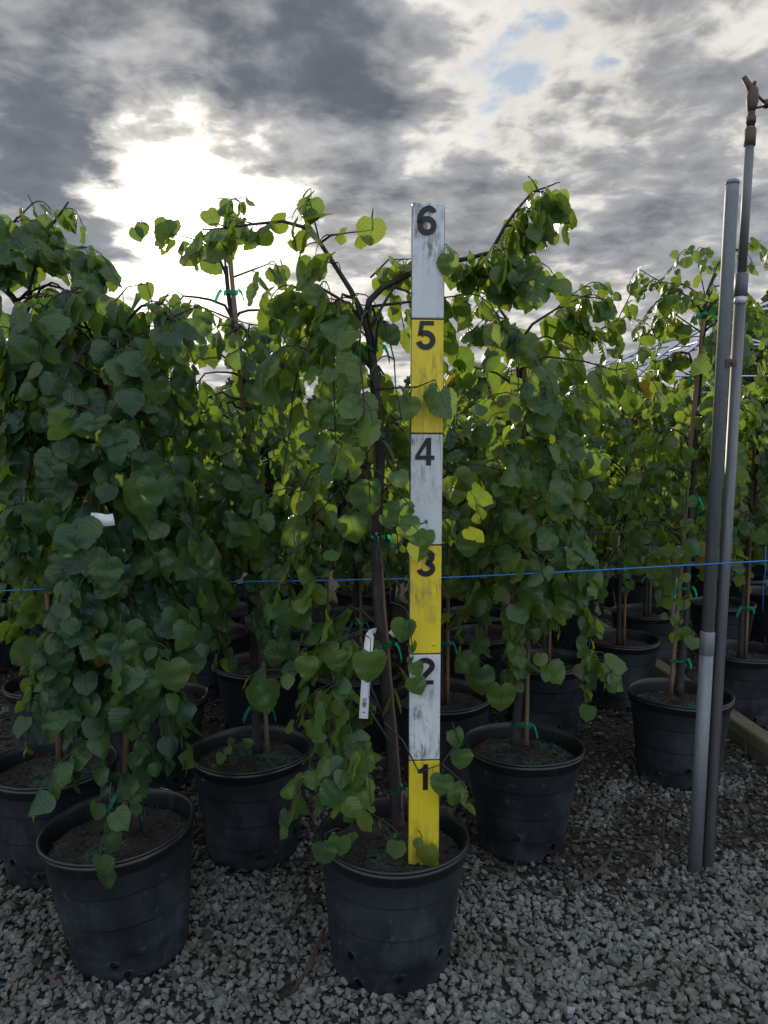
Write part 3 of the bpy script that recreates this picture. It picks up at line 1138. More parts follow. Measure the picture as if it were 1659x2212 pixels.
class Tree:
    def __init__(self, base, seed, leaf_size=0.066):
        self.base = Vector(base)
        self.r = random.Random(seed)
        self.leaves = []          # (matrix rows, variant, tint, size)
        self.branches = []        # list of list of (points, radii)
        self.trunk = None
        self.ls = leaf_size
        self.stakes = []
        self.tints = (0.2, 0.95)

    def loc(self, p):
        return Vector(p) - self.base

    def set_trunk(self, pts, r0, r1):
        path = smooth_path(pts, 5)
        n = len(path)
        self.trunk = path
        self.trunk_r = [r0 * (1.35 if i == 0 else 1.12 if i == 1 else 1.0) * (1 - i / (n - 1)) + r1 * i / (n - 1) for i in range(n)]

    def trunk_at(self, z):
        tr = self.trunk
        for i in range(len(tr) - 1):
            if tr[i].z <= z <= tr[i + 1].z:
                t = (z - tr[i].z) / max(tr[i + 1].z - tr[i].z, 1e-6)
                return tr[i].lerp(tr[i + 1], t)
        return tr[-1].copy() if z > tr[-1].z else tr[0].copy()

    def add_leaf(self, p, tip, nrm, size, variant=None, tint=None):
        r = self.r
        if variant is None:
            variant = r.choices(range(14), (2.4, 3, 2.4, 1.8, 2, 1.6, 2, 1.4, 1.1, 1.2, 1.6, 1.2, 1.2, 0.9))[0]
        self.leaves.append((leaf_matrix(p, tip, nrm, size), variant, (1.1 if r.random() < 0.004 else r.uniform(*self.tints)) if tint is None else tint, size, p + tip.normalized() * size * 0.9))

    def sprig(self, p, tip, nrm, size):
        """one leaf on its own short twig from the nearest wood"""
        best = min((q for wood in self.branches for (pt, _) in wood[:1] for q in pt), key=lambda q: (q - p).length + 0.6 * max(p.z - q.z, 0))
        t = self.trunk_at(p.z + 0.05)
        if (t - p).length < (best - p).length:
            best = t
        d = (best - p).length
        if d > 0.012:
            tw = cubic(best, best.lerp(p, 0.35) + Vector((0, 0, 0.10 * d)), best.lerp(p, 0.75) + Vector((0, 0, 0.16 * d)), p, 5)
            self.branches.append([(tw, [0.0022 + (0.0012 - 0.0022) * k / 5 for k in range(6)])])
            if d > 0.11:
                self.leafy(tw, 0.35, 0.045, t, size * 0.75)
        self.add_leaf(p, tip, nrm, size)

    def leafy(self, path, t0=0.2, spacing=0.036, axis=None, size=None, keep=1.0, hang=0.75):
        """leaves alternate along a path"""
        r = self.r
        ln = [0.0]
        for a, b in zip(path, path[1:]):
            ln.append(ln[-1] + (b - a).length)
        tot = ln[-1]
        s = tot * t0 + r.uniform(0, spacing)
        side = r.choice((-1, 1))
        while s < tot:
            for i in range(len(path) - 1):
                if ln[i] <= s <= ln[i + 1]:
                    break
            t = (s - ln[i]) / max(ln[i + 1] - ln[i], 1e-6)
            p = path[i].lerp(path[i + 1], t)
            d = (path[i + 1] - path[i]).normalized()
            out = Vector((p.x - axis.x, p.y - axis.y, 0)) if axis is not None else Vector((r.gauss(0, 1), r.gauss(0, 1), 0))
            if out.length < 0.03:
                out = Vector((r.gauss(0, 1), r.gauss(0, 1), 0))
            out.normalize()
            sv = d.cross(Vector((0, 0, 1)))
            if sv.length < 0.2:
                sv = out.cross(Vector((0, 0, 1)))
            sv.normalize()
            frac = s / tot
            if r.random() < keep:
                tip = Vector((0, 0, -hang)) + sv * side * r.uniform(0.15, 0.75) + out * r.uniform(0.0, 0.55) + d * r.uniform(0, 0.3)
                tip += Vector((r.gauss(0, 0.22), r.gauss(0, 0.22), r.gauss(0, 0.18)))
                nrm = out * r.uniform(0.5, 1.1) + Vector((0, 0, r.uniform(0.0, 0.7))) + sv * r.gauss(0, 0.45) + Vector((r.gauss(0, 0.3), r.gauss(0, 0.3), 0))
                z = (size or self.ls) * r.uniform(0.55, 1.22) * (1.0 if frac < 0.8 else 1.0 - 0.55 * (frac - 0.8) / 0.2)
                self.add_leaf(p, tip, nrm, z)
            side = -side
            s += spacing * r.uniform(0.7, 1.35)

    def auto(self, n, z_lo, z_hi, env, spacing=0.036, subs=2, top=None, reach_lo=0.55, lift=(0.06, 0.20), drop=(0.10, 0.42), az=None):
        """weeping branches: leave the trunk, arch over and hang; env = [(z, reach_left, reach_right, reach_depth)]"""
        r = self.r
        top = top or self.trunk[-1].z
        for i in range(n):
            ze = z_lo + (z_hi - z_lo) * ((i + r.random()) / n)
            zs = min(ze + r.uniform(*drop), top - r.uniform(0.0, 0.05))
            a = r.uniform(*az) if az else r.uniform(0, 2 * math.pi)
            for (e0, e1) in zip(env, env[1:]):
                if e0[0] <= ze <= e1[0]:
                    t = (ze - e0[0]) / (e1[0] - e0[0])
                    break
            else:
                e0 = e1 = env[0] if ze < env[0][0] else env[-1]
                t = 0
            L, R_, D = [e0[k] * (1 - t) + e1[k] * t for k in (1, 2, 3)]
            rx = R_ if math.cos(a) > 0 else L
            reach = 1.0 / math.sqrt((math.cos(a) / rx) ** 2 + (math.sin(a) / D) ** 2) * r.uniform(reach_lo, 1.0)
            o = Vector((math.cos(a), math.sin(a), 0))
            p0 = self.trunk_at(zs)
            axis = self.trunk_at(ze)
            lf = r.uniform(*lift)
            p3 = Vector((axis.x, axis.y, ze)) + o * reach
            p1 = p0 + o * reach * 0.40 + Vector((0, 0, lf))
            p2 = p0 + o * reach * r.uniform(0.85, 1.05) + Vector((r.gauss(0, 0.03), r.gauss(0, 0.03), max(lf * 0.9, ze - p0.z)))
            path = cubic(p0, p1, p2, p3, 9)
            if any(in_board_front(p + self.base) for p in path):
                continue
            for k in range(1, len(path)):
                path[k] += Vector((r.gauss(0, 0.006), r.gauss(0, 0.006), r.gauss(0, 0.005)))
            self.branch(path, 0.0052 * r.uniform(0.7, 1.2), spacing, 0.22, axis, subs)

    def branch(self, path, r0=0.006, spacing=0.036, t0=0.2, axis=None, subs=2, size=None, keep=1.0, r1=0.0013, sub_len=(0.08, 0.20), hang=0.75):
        r = self.r
        n = len(path)
        wood = [(path, [r0 + (r1 - r0) * i / (n - 1) for i in range(n)])]
        axis = axis if axis is not None else self.trunk_at(path[-1].z)
        self.leafy(path, t0, spacing, axis, size, keep, hang)
        for _ in range(subs):
            i = r.randint(max(1, int(n * 0.25)), n - 2)
            p = path[i]
            o = Vector((p.x - axis.x, p.y - axis.y, 0))
            o = (o.normalized() if o.length > 0.02 else Vector((1, 0, 0)))
            o = Matrix.Rotation(r.gauss(0, 0.9), 3, 'Z') @ o
            L = r.uniform(*sub_len)
            tw = cubic(p, p + o * L * 0.4 + Vector((0, 0, L * 0.18)), p + o * L * 0.75 + Vector((0, 0, -L * 0.1)), p + o * L * 0.85 + Vector((0, 0, -L * 0.55)), 5)
            if any(in_board_front(p + self.base) for p in tw):
                continue
            wood.append((tw, [0.0022 + (0.001 - 0.0022) * k / 5 for k in range(6)]))
            self.leafy(tw, 0.1, spacing, axis, size, keep, hang)
        self.branches.append(wood)

    def prune(self, clear, keep=0.25, half=0.034, bare=()):
        """thin the leaves in front of the bare stem between two heights, and in front of the board"""
        r = self.r
        out = []
        for lf in self.leaves:
            c = lf[4]
            q = self.trunk_at(c.z)
            hit = any(a < c.z < b for a, b in clear) and abs(c.x - q.x) < half + lf[3] * 0.3 and c.y < q.y + 0.02
            w = c + self.base
            brd = abs(w.x - (BOARD_X + 0.006 * w.z)) < 0.045 + lf[3] * 0.55 and w.y < BOARD_Y + 0.02
            if any((c - b).length < rad for b, rad in bare):
                continue
            if (hit and r.random() > keep) or (brd and w.z > 0.35):
                continue
            out.append(lf)
        self.leaves = out
        for wood in self.branches:
            wood[1:] = [w for w in wood[1:] if not any(abs(p.x + self.base.x - BOARD_X) < 0.06 and p.y + self.base.y < BOARD_Y + 0.02 for p in w[0])]

    def stake(self, pts, rad=0.008):
        self.stakes.append((smooth_path(pts, 3), rad))

    def tie_mesh(self, z, flip=1, long=False):
        r = self.r
        c = self.trunk_at(z)
        if self.stakes:
            sp = self.stakes[0][0]
            j = min(range(len(sp)), key=lambda i: abs(sp[i].z - z))
            q = sp[j].copy()
            q.z = c.z
        else:
            q = c
        mid = (c + q) / 2
        half = (q - c)
        ax = half.normalized() if half.length > 1e-4 else Vector((1, 0, 0))
        bx = Vector((-ax.y, ax.x, 0))
        A, B = half.length / 2 + 0.020, 0.020
        mb = MB()
        vs, fs = [], []
        K = 14
        for h in (-0.006, 0.006):
            for k in range(K):
                an = 2 * math.pi * k / K
                vs.append(mid + ax * A * math.cos(an) + bx * B * math.sin(an) + Vector((0, 0, h + 0.003 * math.sin(3 * an))))
        for k in range(K):
            k2 = (k + 1) % K
            fs.append((k, k2, K + k2, K + k))
        mb.add(vs, fs)
        for s in (1,) if not long else (1, -1):
            d = Vector((flip * s * 0.9, -0.4, 0)).normalized()
            L = r.uniform(0.03, 0.055)
            st = mid + d * A * 0.9
            vs, fs = [], []
            nrm = Vector((-d.y, d.x, 0))
            for k in range(5):
                t = k / 4
                p = st + d * L * 0.6 * t + Vector((0, 0, 0.006 - L * 1.1 * t * t)) + nrm * 0.004 * math.sin(4 * t)
                w = Vector((d.x * 0.3, d.y * 0.3, 1)).normalized() * (0.006 + 0.003 * t)
                vs += [p - w + nrm * 0.004, p + w - nrm * 0.003]
            for k in range(4):
                fs.append((2 * k, 2 * k + 1, 2 * k + 3, 2 * k + 2))
            mb.add(vs, fs)
        return mb

    def build(self, label, group, n_leaf_objects=0, name='weeping_tree', split_branches=True, ties=(), place=None, red=()):
        t = empty(name, self.base if place is None else place)
        mb = MB()
        mb.tube(self.trunk, self.trunk_r, 9)
        if not split_branches:
            for wood in self.branches:
                for (pt, rd) in wood:
                    mb.tube(pt, rd, 4, caps=False)
        else:
            for wood in self.branches:
                b = MB()
                for (pt, rd) in wood:
                    b.tube(pt, rd, 5, caps=True)
                b.build('branch', M['bark'], t)
        mb.build('trunk', M['bark'], t)
        for (pt, rad) in self.stakes:
            sb = MB()
            n = len(pt)
            sb.tube(pt, [rad * (1.0 + (0.06 if i % 3 == 0 else -0.03)) for i in range(n)], 7)
            sb.build('stake', M['stake'], t)
        for i, z in enumerate(ties):
            self.tie_mesh(z, 1 if i % 2 == 0 else -1, i % 3 == 0).build('tie', M['tape'], t)
        # the largest looking leaves are single objects, the others one mass
        camp = Vector((0, 0, CAM_H)) - self.base
        order = sorted(range(len(self.leaves)), key=lambda i: (self.leaves[i][4] - camp).length / self.leaves[i][3] ** 0.5)
        single = order[:n_leaf_objects]
        rest = order[n_leaf_objects:]
        for i in single:
            m3, var, tint, size, _ = self.leaves[i]
            o = bpy.data.objects.new('leaf', LEAF_ME[var])
            COL.objects.link(o)
            o.parent = t
            CHILDREN.setdefault(t.name, []).append(o)
            o.matrix_basis = Matrix((m3[0], m3[1], m3[2], (0, 0, 0, 1)))
            o.color = (tint, tint, tint, 1.0)
        if rest:
            A = np.array([self.leaves[i][0] for i in rest], dtype=np.float32)
            me = scatter('foliage', LEAF_P, [self.leaves[i][1] for i in rest], A, [self.leaves[i][2] for i in rest], M['leaf'], True)
            fo = tag(link('foliage', me, t), kind='stuff')
            fo.color = (0, 0, 0, 1)
        return tag(t, label, 'tree', group)


GROUP_T = 'weeping trees in nursery pots'


def soil_base(k):
    x, y, s = POTS[k]
    return Vector((x, y, SOIL_Z * s - 0.012))


def LP(T, Yd, pts):
    """pixel path at ground distance Yd (number or per point) in the tree's own space"""
    out = []
    for i, p in enumerate(pts):
        y = p[2] if len(p) > 2 else Yd
        out.append(T.loc(P(p[0], p[1], y)))
    return out


# ---- tree A: dense curtain over the tilted pot
yA = POTS['A'][1]
T = Tree(soil_base('A'), 101, 0.068)
T.tints = (0.0, 0.55)
T.set_trunk(LP(T, yA, [(292, 1795), (278, 1600), (264, 1400), (252, 1150), (240, 950), (233, 720)]), 0.017, 0.008)
T.stake(LP(T, yA - 0.028, [(268, 1790), (272, 1600), (266, 1300), (256, 1100), (243, 900), (229, 690)]), 0.0085)
env = [(0.10, 0.16, 0.12, 0.15), (0.30, 0.30, 0.20, 0.24), (0.8, 0.36, 0.26, 0.27), (1.2, 0.36, 0.32, 0.27), (1.5, 0.30, 0.34, 0.25), (1.65, 0.2, 0.24, 0.2)]
T.auto(46, 0.26, 1.33, env, 0.032, 2)
T.auto(16, 0.40, 1.45, env, 0.032, 2, az=(math.pi * 1.1, math.pi * 1.9))
T.auto(5, 0.14, 0.34, env, 0.036, 1, drop=(0.15, 0.3))
T.branch(LP(T, yA - 0.1, [(250, 1000), (300, 850), (360, 690), (430, 660), (480, 690)]), 0.006, 0.03, 0.3)
T.branch(LP(T, yA - 0.05, [(235, 800), (180, 690), (120, 640), (60, 640)]), 0.005, 0.035, 0.3)
T.branch(LP(T, yA, [(233, 720), (250, 650), (275, 620), (320, 612)]), 0.003, 0.05, 0.3, subs=0)
T.branch(LP(T, yA - 0.23, [(240, 1690), (235, 1760), (228, 1800), (222, 1830)]), 0.0016, 0.028, 0.2, subs=0, size=0.05)
T.prune([(1.0, 1.5)], 0.35)
for (u, v, s, dy) in [(285, 1005, 0.100, -.25), (240, 890, .075, -.22), (360, 1400, .085, -.26), (300, 960, .07, -.2), (215, 1720, .05, -.2), (215, 1830, .062, -.26),
                      (212, 1870, .052, -.25), (80, 1060, .08, -.2), (400, 1500, .06, -.2), (230, 1180, .078, -.25), (110, 1380, .075, -.2)]:
    T.sprig(T.loc(P(u, v, yA + dy)), Vector((T.r.gauss(0, .2), -.1, -1)), Vector((T.r.gauss(0, .25), -1, .35)), s)
treeA = T.build('weeping tree whose dense dark leaf curtain hangs over the tilted pot', GROUP_T, 300, ties=(1.32, 1.48, 0.75, 0.15))

# ---- tree B: beside the board
yB = POTS['B'][1]
T = Tree(soil_base('B'), 202, 0.066)
T.tints = (0.3, 1.0)
T.set_trunk(LP(T, yB, [(858, 1790), (850, 1680), (838, 1540), (823, 1390), (814, 1250), (815, 1100), (822, 980), (810, 830), (800, 740), (790, 690)]), 0.0175, 0.011)
T.stake(LP(T, yB + 0.03, [(868, 1790), (853, 1600), (835, 1400), (820, 1200), (812, 1000), (806, 850), (803, 720)]), 0.0085)
env = [(0.02, 0.22, 0.20, 0.18), (0.3, 0.25, 0.20, 0.2), (0.8, 0.30, 0.22, 0.22), (1.2, 0.34, 0.22, 0.24), (1.52, 0.28, 0.2, 0.2)]
T.auto(5, 0.80, 1.16, env, 0.036, 2)
T.auto(9, 1.0, 1.40, env, 0.035, 2)
T.auto(7, 0.42, 0.80, env, 0.04, 1, az=(math.pi * 0.7, math.pi * 1.75))
T.auto(4, 0.06, 0.30, env, 0.04, 1, drop=(0.15, 0.35), az=(math.pi * 0.8, math.pi * 1.6))
# left arm over to the sun, right arm behind the board
T.branch(LP(T, yB, [(792, 695), (756, 625), (722, 572), (692, 526), (660, 492), (610, 478), (550, 484), (490, 492), (435, 497)]), 0.0085, 0.026, 0.42, subs=5, sub_len=(0.05, 0.11), r1=0.002, hang=0.5)
T.branch(LP(T, yB, [(690, 526), (715, 508), (750, 503), (800, 497)]), 0.004, 0.030, 0.2, subs=1, sub_len=(0.04, 0.08))
T.branch(LP(T, yB, [(690, 522), (680, 480), (665, 445), (655, 425)]), 0.003, 0.03, 0.3, subs=1, sub_len=(0.04, 0.08), hang=0.4)
T.branch(LP(T, yB + 0.04, [(792, 680), (797, 650), (825, 622), (885, 592, yB + 0.06), (950, 570, yB + 0.09), (1012, 558, yB + 0.09), (1060, 545), (1090, 490), (1115, 455), (1150, 415), (1195, 399)]), 0.011, 0.019, 0.42, subs=15, sub_len=(0.06, 0.17), r1=0.0022, hang=0.7)
T.branch(LP(T, yB + 0.08, [(950, 570), (1010, 590), (1060, 600), (1120, 570), (1160, 590)]), 0.006, 0.022, 0.25, subs=4, sub_len=(0.06, 0.14))
T.branch(LP(T, yB + 0.05, [(800, 662), (850, 656), (900, 650), (980, 640), (1020, 660)]), 0.005, 0.04, 0.35, subs=3)
T.branch(LP(T, yB + 0.02, [(785, 690), (740, 650), (690, 620), (640, 620), (590, 650)]), 0.006, 0.026, 0.25, subs=5)
T.branch(LP(T, yB + 0.1, [(800, 600), (840, 560), (880, 560), (860, 600)]), 0.003, 0.03, 0.1, subs=2)
T.prune([(0.0, 1.55)], 0.12, 0.04, [(q, 0.055) for q in LP(T, yB, [(790, 690), (775, 660), (755, 625), (735, 592), (715, 562), (700, 538), (682, 512)])] + [(q, 0.05) for q in LP(T, yB, [(800, 645), (825, 622), (855, 607), (600, 545), (640, 560)])])
T.branch(LP(T, yB - 0.10, [(808, 840), (850, 838), (900, 836), (935, 822)]), 0.004, 0.045, 0.15, subs=0)
T.branch(LP(T, yB - 0.06, [(815, 1100), (850, 1090), (900, 1130), (920, 1180)]), 0.003, 0.04, 0.4, subs=1, sub_len=(0.04, 0.08))
T.branch(LP(T, yB - 0.10, [(830, 1560), (870, 1600), (905, 1668), (955, 1650), (1000, 1690), (1020, 1740)]), 0.003, 0.028, 0.68, subs=2, sub_len=(0.04, 0.1), size=0.058)
T.branch(LP(T, yB - 0.05, [(825, 1540), (795, 1470), (740, 1480), (700, 1560), (660, 1680), (620, 1760), (600, 1780)]), 0.004, 0.033, 0.3, subs=3)
T.branch(LP(T, yB - 0.16, [(840, 1600), (790, 1520), (780, 1600), (770, 1700), (760, 1790), (700, 1810)]), 0.0035, 0.033, 0.4, subs=3, size=0.06)
for (u, v, s, dy) in [(940, 822, .078, -.12), (890, 838, .062, -.12), (770, 822, .092, -.16), (693, 845, .078, -.14), (800, 1010, .088, -.17), (855, 1060, .07, -.15),
                      (903, 1152, .054, -.16), (924, 1130, .046, -.14), (888, 1100, .05, -.17), (880, 1320, .062, -.16), (892, 1418, .040, -.15), (886, 1448, .054, -.13),
                      (800, 1380, .085, -.18), (718, 1390, .06, -.14), (662, 1400, .062, -.14), (806, 450, .070, -.02), (672, 408, .066, -.04), (965, 530, .056, -.10),
                      (750, 1090, .075, -.12), (540, 1460, .085, -.1), (913, 1810, .062, -.10), (705, 1800, .062, -.2), (860, 1800, .05, -.2), (735, 1790, .055, -.2), (958, 1655, .058, -.14), (1000, 1600, .06, -.05), (975, 1560, .055, -.05),
                      (1150, 575, .085, .02), (1100, 540, .075, .02), (1210, 395, .05, .05), (1168, 410, .045, .05), (1140, 380, .04, .05)]:
    T.sprig(T.loc(P(u, v, yB + dy)), Vector((T.r.gauss(0, .2), -.1, -1)), Vector((T.r.gauss(0, .25), -1, .35)), s)
treeB = T.build('weeping tree with two arching arms growing right beside the measuring board', GROUP_T, 300, ties=(1.46, 1.22, 0.93, 0.62, 0.19))
# flat seed pods hanging by the trunk
for (u, v, L) in [(862, 1440, 0.07), (850, 1485, 0.075), (828, 950, 0.07), (836, 990, 0.06), (845, 1500, 0.07)]:
    p = treeB.location
    q = P(u, v, yB - 0.03) - Vector(p)
    pm = MB()
    K = 8
    vs, fs = [], []
    for i in range(K):
        t = i / (K - 1)
        w = 0.0085 * math.sin(math.pi * min(max(t, 0.03), 0.97)) ** 0.6
        for sx, sz in ((-w, 0), (0, 0.0016), (w, 0), (0, -0.0016)):
            vs.append((sx + 0.006 * math.sin(t * 2), sz, -t * L))
    for i in range(K - 1):
        for k in range(4):
            fs.append((i * 4 + k, i * 4 + (k + 1) % 4, (i + 1) * 4 + (k + 1) % 4, (i + 1) * 4 + k))
    pm.add(vs, fs)
    o = pm.build('seed_pod', M['pod'], treeB)
    o.location = q
    o.rotation_euler = (rng.gauss(0, .15), rng.gauss(0, .3), rng.gauss(0, .5))

# ---- tree C
yC = POTS['C'][1]
T = Tree(soil_base('C'), 303, 0.068)
T.tints = (0.05, 0.7)
T.set_trunk(LP(T, yC, [(146, 1640), (130, 1450), (112, 1250), (92, 1000), (76, 820), (60, 700), (25, 640)]), 0.016, 0.009)
T.stake(LP(T, yC - 0.02, [(128, 1640), (104, 1300), (80, 1050), (58, 800)]), 0.009)
env = [(0.15, 0.2, 0.2, 0.2), (0.4, 0.36, 0.3, 0.26), (1.0, 0.42, 0.36, 0.3), (1.5, 0.42, 0.36, 0.3), (1.9, 0.3, 0.25, 0.25)]
T.auto(34, 0.22, 1.55, env, 0.034, 2)
T.branch(LP(T, yC, [(25, 640), (10, 560), (30, 480), (70, 440), (60, 420)]), 0.006, 0.026, 0.2, subs=4)
T.branch(LP(T, yC, [(55, 690), (80, 560), (110, 490), (135, 455), (148, 436)]), 0.007, 0.03, 0.2, subs=3, r1=0.003)
T.branch(LP(T, yC - 0.1, [(60, 640), (90, 520), (150, 540), (190, 590), (215, 640)]), 0.006, 0.026, 0.25, subs=4)
T.branch(LP(T, yC - 0.1, [(20, 640), (0, 520), (-20, 470), (10, 470)]), 0.006, 0.026, 0.2, subs=4)
for (u, v, s, dy) in [(60, 535, .095, -.1), (180, 560, .08, -.1), (20, 545, .08, -.1), (45, 960, .08, -.1)]:
    T.sprig(T.loc(P(u, v, yC + dy)), Vector((T.r.gauss(0, .2), -.1, -1)), Vector((T.r.gauss(0, .25), -1, .35)), s)
treeC = T.build('tall weeping tree with a bare upright twig tip, rising behind the curtain tree', GROUP_T, 300, ties=(1.2, 0.8))
for (u, v) in [(18, 985), (85, 690)]:
    o = link('leaf', None, None) if False else None
    me = LEAF_ME[3].copy()
    me.materials.clear()
    me.materials.append(M['red_leaf'])
    o = link('leaf', me, treeC)
    q = P(u, v, yC - 0.3) - Vector(treeC.location)
    o.matrix_basis = Matrix((*leaf_matrix(q, Vector((0.2, -.1, -1)), Vector((0.2, -1, .2)), 0.07), (0, 0, 0, 1)))
    o['label'] = 'dark red leaf'

# ---- tree D
yD = POTS['D'][1]
T = Tree(soil_base('D'), 404, 0.066)
T.tints = (0.15, 0.85)
T.set_trunk(LP(T, yD, [(556, 1625), (550, 1450), (545, 1300), (540, 1100), (534, 950), (526, 810), (508, 720), (494, 640), (488, 575)]), 0.0165, 0.007)
T.stake(LP(T, yD - 0.02, [(578, 1625), (566, 1400), (550, 1200), (535, 980), (518, 800), (508, 680), (497, 560)]), 0.0085)
env = [(0.3, 0.16, 0.26, 0.22), (0.6, 0.24, 0.30, 0.26), (1.0, 0.30, 0.32, 0.28), (1.5, 0.34, 0.36, 0.28), (1.7, 0.2, 0.2, 0.2)]
T.auto(15, 0.36, 0.90, env, 0.036, 2, az=(math.pi * 0.9, math.pi * 2.15))
T.auto(17, 0.78, 1.34, env, 0.035, 2)
T.branch(LP(T, yD, [(490, 600), (470, 548), (430, 520), (385, 508), (345, 500)]), 0.005, 0.034, 0.35, subs=3, sub_len=(0.05, 0.1), hang=0.3)
T.branch(LP(T, yD, [(487, 575), (482, 520), (490, 470), (500, 430), (530, 425)]), 0.004, 0.026, 0.2, subs=3, sub_len=(0.05, 0.12), hang=0.3)
T.branch(LP(T, yD, [(500, 600), (540, 585), (580, 570), (610, 575)]), 0.004, 0.030, 0.3, subs=2, sub_len=(0.05, 0.1))
T.branch(LP(T, yD, [(526, 800), (548, 780), (550, 745), (530, 712), (500, 690), (440, 665), (380, 655), (330, 660)]), 0.007, 0.026, 0.4, subs=5)
T.branch(LP(T, yD, [(530, 795), (560, 778), (600, 800), (640, 780)]), 0.006, 0.03, 0.25, subs=3)
T.prune([(0.0, 0.85), (1.25, 1.8)], 0.3)
for (u, v, s, dy) in [(285, 480, .05, 0), (305, 468, .05, 0), (365, 455, .075, 0), (375, 462, .06, 0), (440, 440, .065, -.02), (605, 560, .06, 0), (310, 598, .06, 0)]:
    T.sprig(T.loc(P(u, v, yD + dy)), Vector((T.r.gauss(0, .3), -.1, -1)), Vector((T.r.gauss(0, .25), -1, .35)), s)
T.branch(LP(T, yD - 0.15, [(540, 1590), (510, 1585), (490, 1610), (470, 1650), (440, 1680)]), 0.0014, 0.026, 0.1, subs=0, size=0.035, hang=0.3)
treeD = T.build('weeping tree with a forked top on twin stakes, in the pot with green moss', GROUP_T, 300, ties=(1.72, 0.95, 0.55, 0.22))

# ---- tree E
yE = POTS['E'][1]
T = Tree(soil_base('E'), 505, 0.072)
T.tints = (0.35, 1.0)
T.set_trunk(LP(T, yE, [(1112, 1608), (1122, 1480), (1132, 1300), (1138, 1120), (1132, 950), (1122, 820), (1116, 745)]), 0.018, 0.010)
T.stake(LP(T, yE - 0.022, [(1137, 1610), (1140, 1400), (1139, 1200), (1137, 980), (1132, 768)]), 0.0085)
env = [(0.25, 0.22, 0.28, 0.24), (0.5, 0.32, 0.30, 0.28), (1.0, 0.34, 0.32, 0.30), (1.4, 0.34, 0.36, 0.30), (1.6, 0.25, 0.3, 0.25)]
T.auto(16, 0.30, 0.75, env, 0.036, 2)
T.auto(21, 0.65, 1.36, env, 0.035, 2)
T.branch(LP(T, yE, [(1116, 748), (1095, 690), (1060, 640), (1010, 620), (975, 650)]), 0.007, 0.026, 0.25, subs=5)
T.branch(LP(T, yE, [(1116, 748), (1150, 700), (1200, 668), (1260, 640), (1340, 650)]), 0.007, 0.026, 0.3, subs=5)
T.branch(LP(T, yE + 0.05, [(1180, 700), (1230, 720), (1290, 715), (1335, 690), (1375, 610)]), 0.005, 0.032, 0.2, subs=3, hang=0.4)
T.branch(LP(T, yE + 0.05, [(1200, 668), (1230, 640), (1260, 620), (1300, 615)]), 0.003, 0.028, 0.2, subs=3, size=0.045, hang=0.3)
T.branch(LP(T, yE - 0.1, [(1120, 800), (1180, 770), (1260, 780), (1330, 800), (1345, 830)]), 0.005, 0.034, 0.3, subs=2)
T.branch(LP(T, yE - 0.12, [(1140, 1180), (1220, 1240), (1270, 1320), (1275, 1420), (1260, 1500)]), 0.004, 0.026, 0.3, subs=4)
T.prune([(0.0, 1.5)], 0.55)
for (u, v, s, dy) in [(1082, 1455, .098, -.2), (1035, 1418, .10, -.2), (1155, 855, .07, -.15), (985, 1010, .09, -.2), (1345, 765, .085, -.05), (1060, 900, .08, -.2), (1020, 1130, .085, -.2),
                      (1275, 1510, .06, -.15), (1200, 1060, .08, -.2), (1300, 960, .08, -.15)]:
    T.sprig(T.loc(P(u, v, yE + dy)), Vector((T.r.gauss(0, .2), -.1, -1)), Vector((T.r.gauss(0, .25), -1, .35)), s)
treeE = T.build('wide weeping tree in the pot whose bark soil lies open, near the board', GROUP_T, 300, ties=(1.1, 0.62, 0.14))

# ---- tree F
yF = POTS['F'][1]
T = Tree(soil_base('F'), 606, 0.062)
T.tints = (0.35, 0.95)
T.set_trunk(LP(T, yF, [(1466, 1500), (1478, 1350), (1486, 1200), (1495, 1050), (1506, 900), (1516, 760), (1525, 650), (1545, 590)]), 0.019, 0.007)
T.stake(LP(T, yF - 0.02, [(1449, 1498), (1460, 1350), (1474, 1200), (1486, 1030), (1500, 880), (1520, 690)]), 0.010)
env = [(0.25, 0.36, 0.28, 0.25), (0.6, 0.38, 0.34, 0.28), (1.1, 0.40, 0.40, 0.3), (1.7, 0.38, 0.40, 0.28), (1.95, 0.2, 0.25, 0.2)]
T.auto(9, 0.30, 0.75, env, 0.042, 1)
T.auto(24, 0.75, 1.62, env, 0.036, 2)
T.branch(LP(T, yF, [(1525, 650), (1515, 600), (1503, 545), (1498, 532)]), 0.003, 0.035, 0.2, subs=2, size=0.05, hang=0.3)
T.branch(LP(T, yF, [(1525, 645), (1480, 615), (1430, 610), (1395, 590), (1375, 605)]), 0.004, 0.03, 0.15, subs=4, size=0.055, hang=0.4)
T.branch(LP(T, yF, [(1528, 640), (1550, 570), (1580, 545), (1620, 525), (1645, 520)]), 0.004, 0.03, 0.2, subs=2, size=0.055, hang=0.3)
T.branch(LP(T, yF, [(1520, 700), (1570, 660), (1620, 650), (1650, 680)]), 0.004, 0.03, 0.2, subs=3)
T.branch(LP(T, yF, [(1518, 720), (1460, 680), (1420, 690), (1385, 730)]), 0.004, 0.03, 0.2, subs=3)
T.prune([(0.0, 2.0)], 0.35)
treeF = T.build('slender weeping tree on a pale stake right behind the galvanised post', GROUP_T, 300, ties=(1.75, 1.5, 0.95, 0.55, 0.22))

# ---- trees of the next rows, one by one
ROW3 = {'G': ('weeping tree half hidden behind the dense curtain tree', 240), 'H': ('weeping tree almost wholly behind the measuring board', 240),
        'I': ('weeping tree directly behind the one with open bark soil', 240), 'J': ('weeping tree in the dusty pot behind the white hanging tag', 240),
        'K': ('weeping tree behind the tall tree with the bare twig tip', 160), 'L': ('weeping tree glimpsed between the forked tree and the board tree', 240),
        'M': ('weeping tree beyond the timber behind the galvanised post', 200), 'N': ('weeping tree beyond the far end of the timber', 160),
        'O': ('weeping tree in the pot with the young shoot by the timber', 160)}


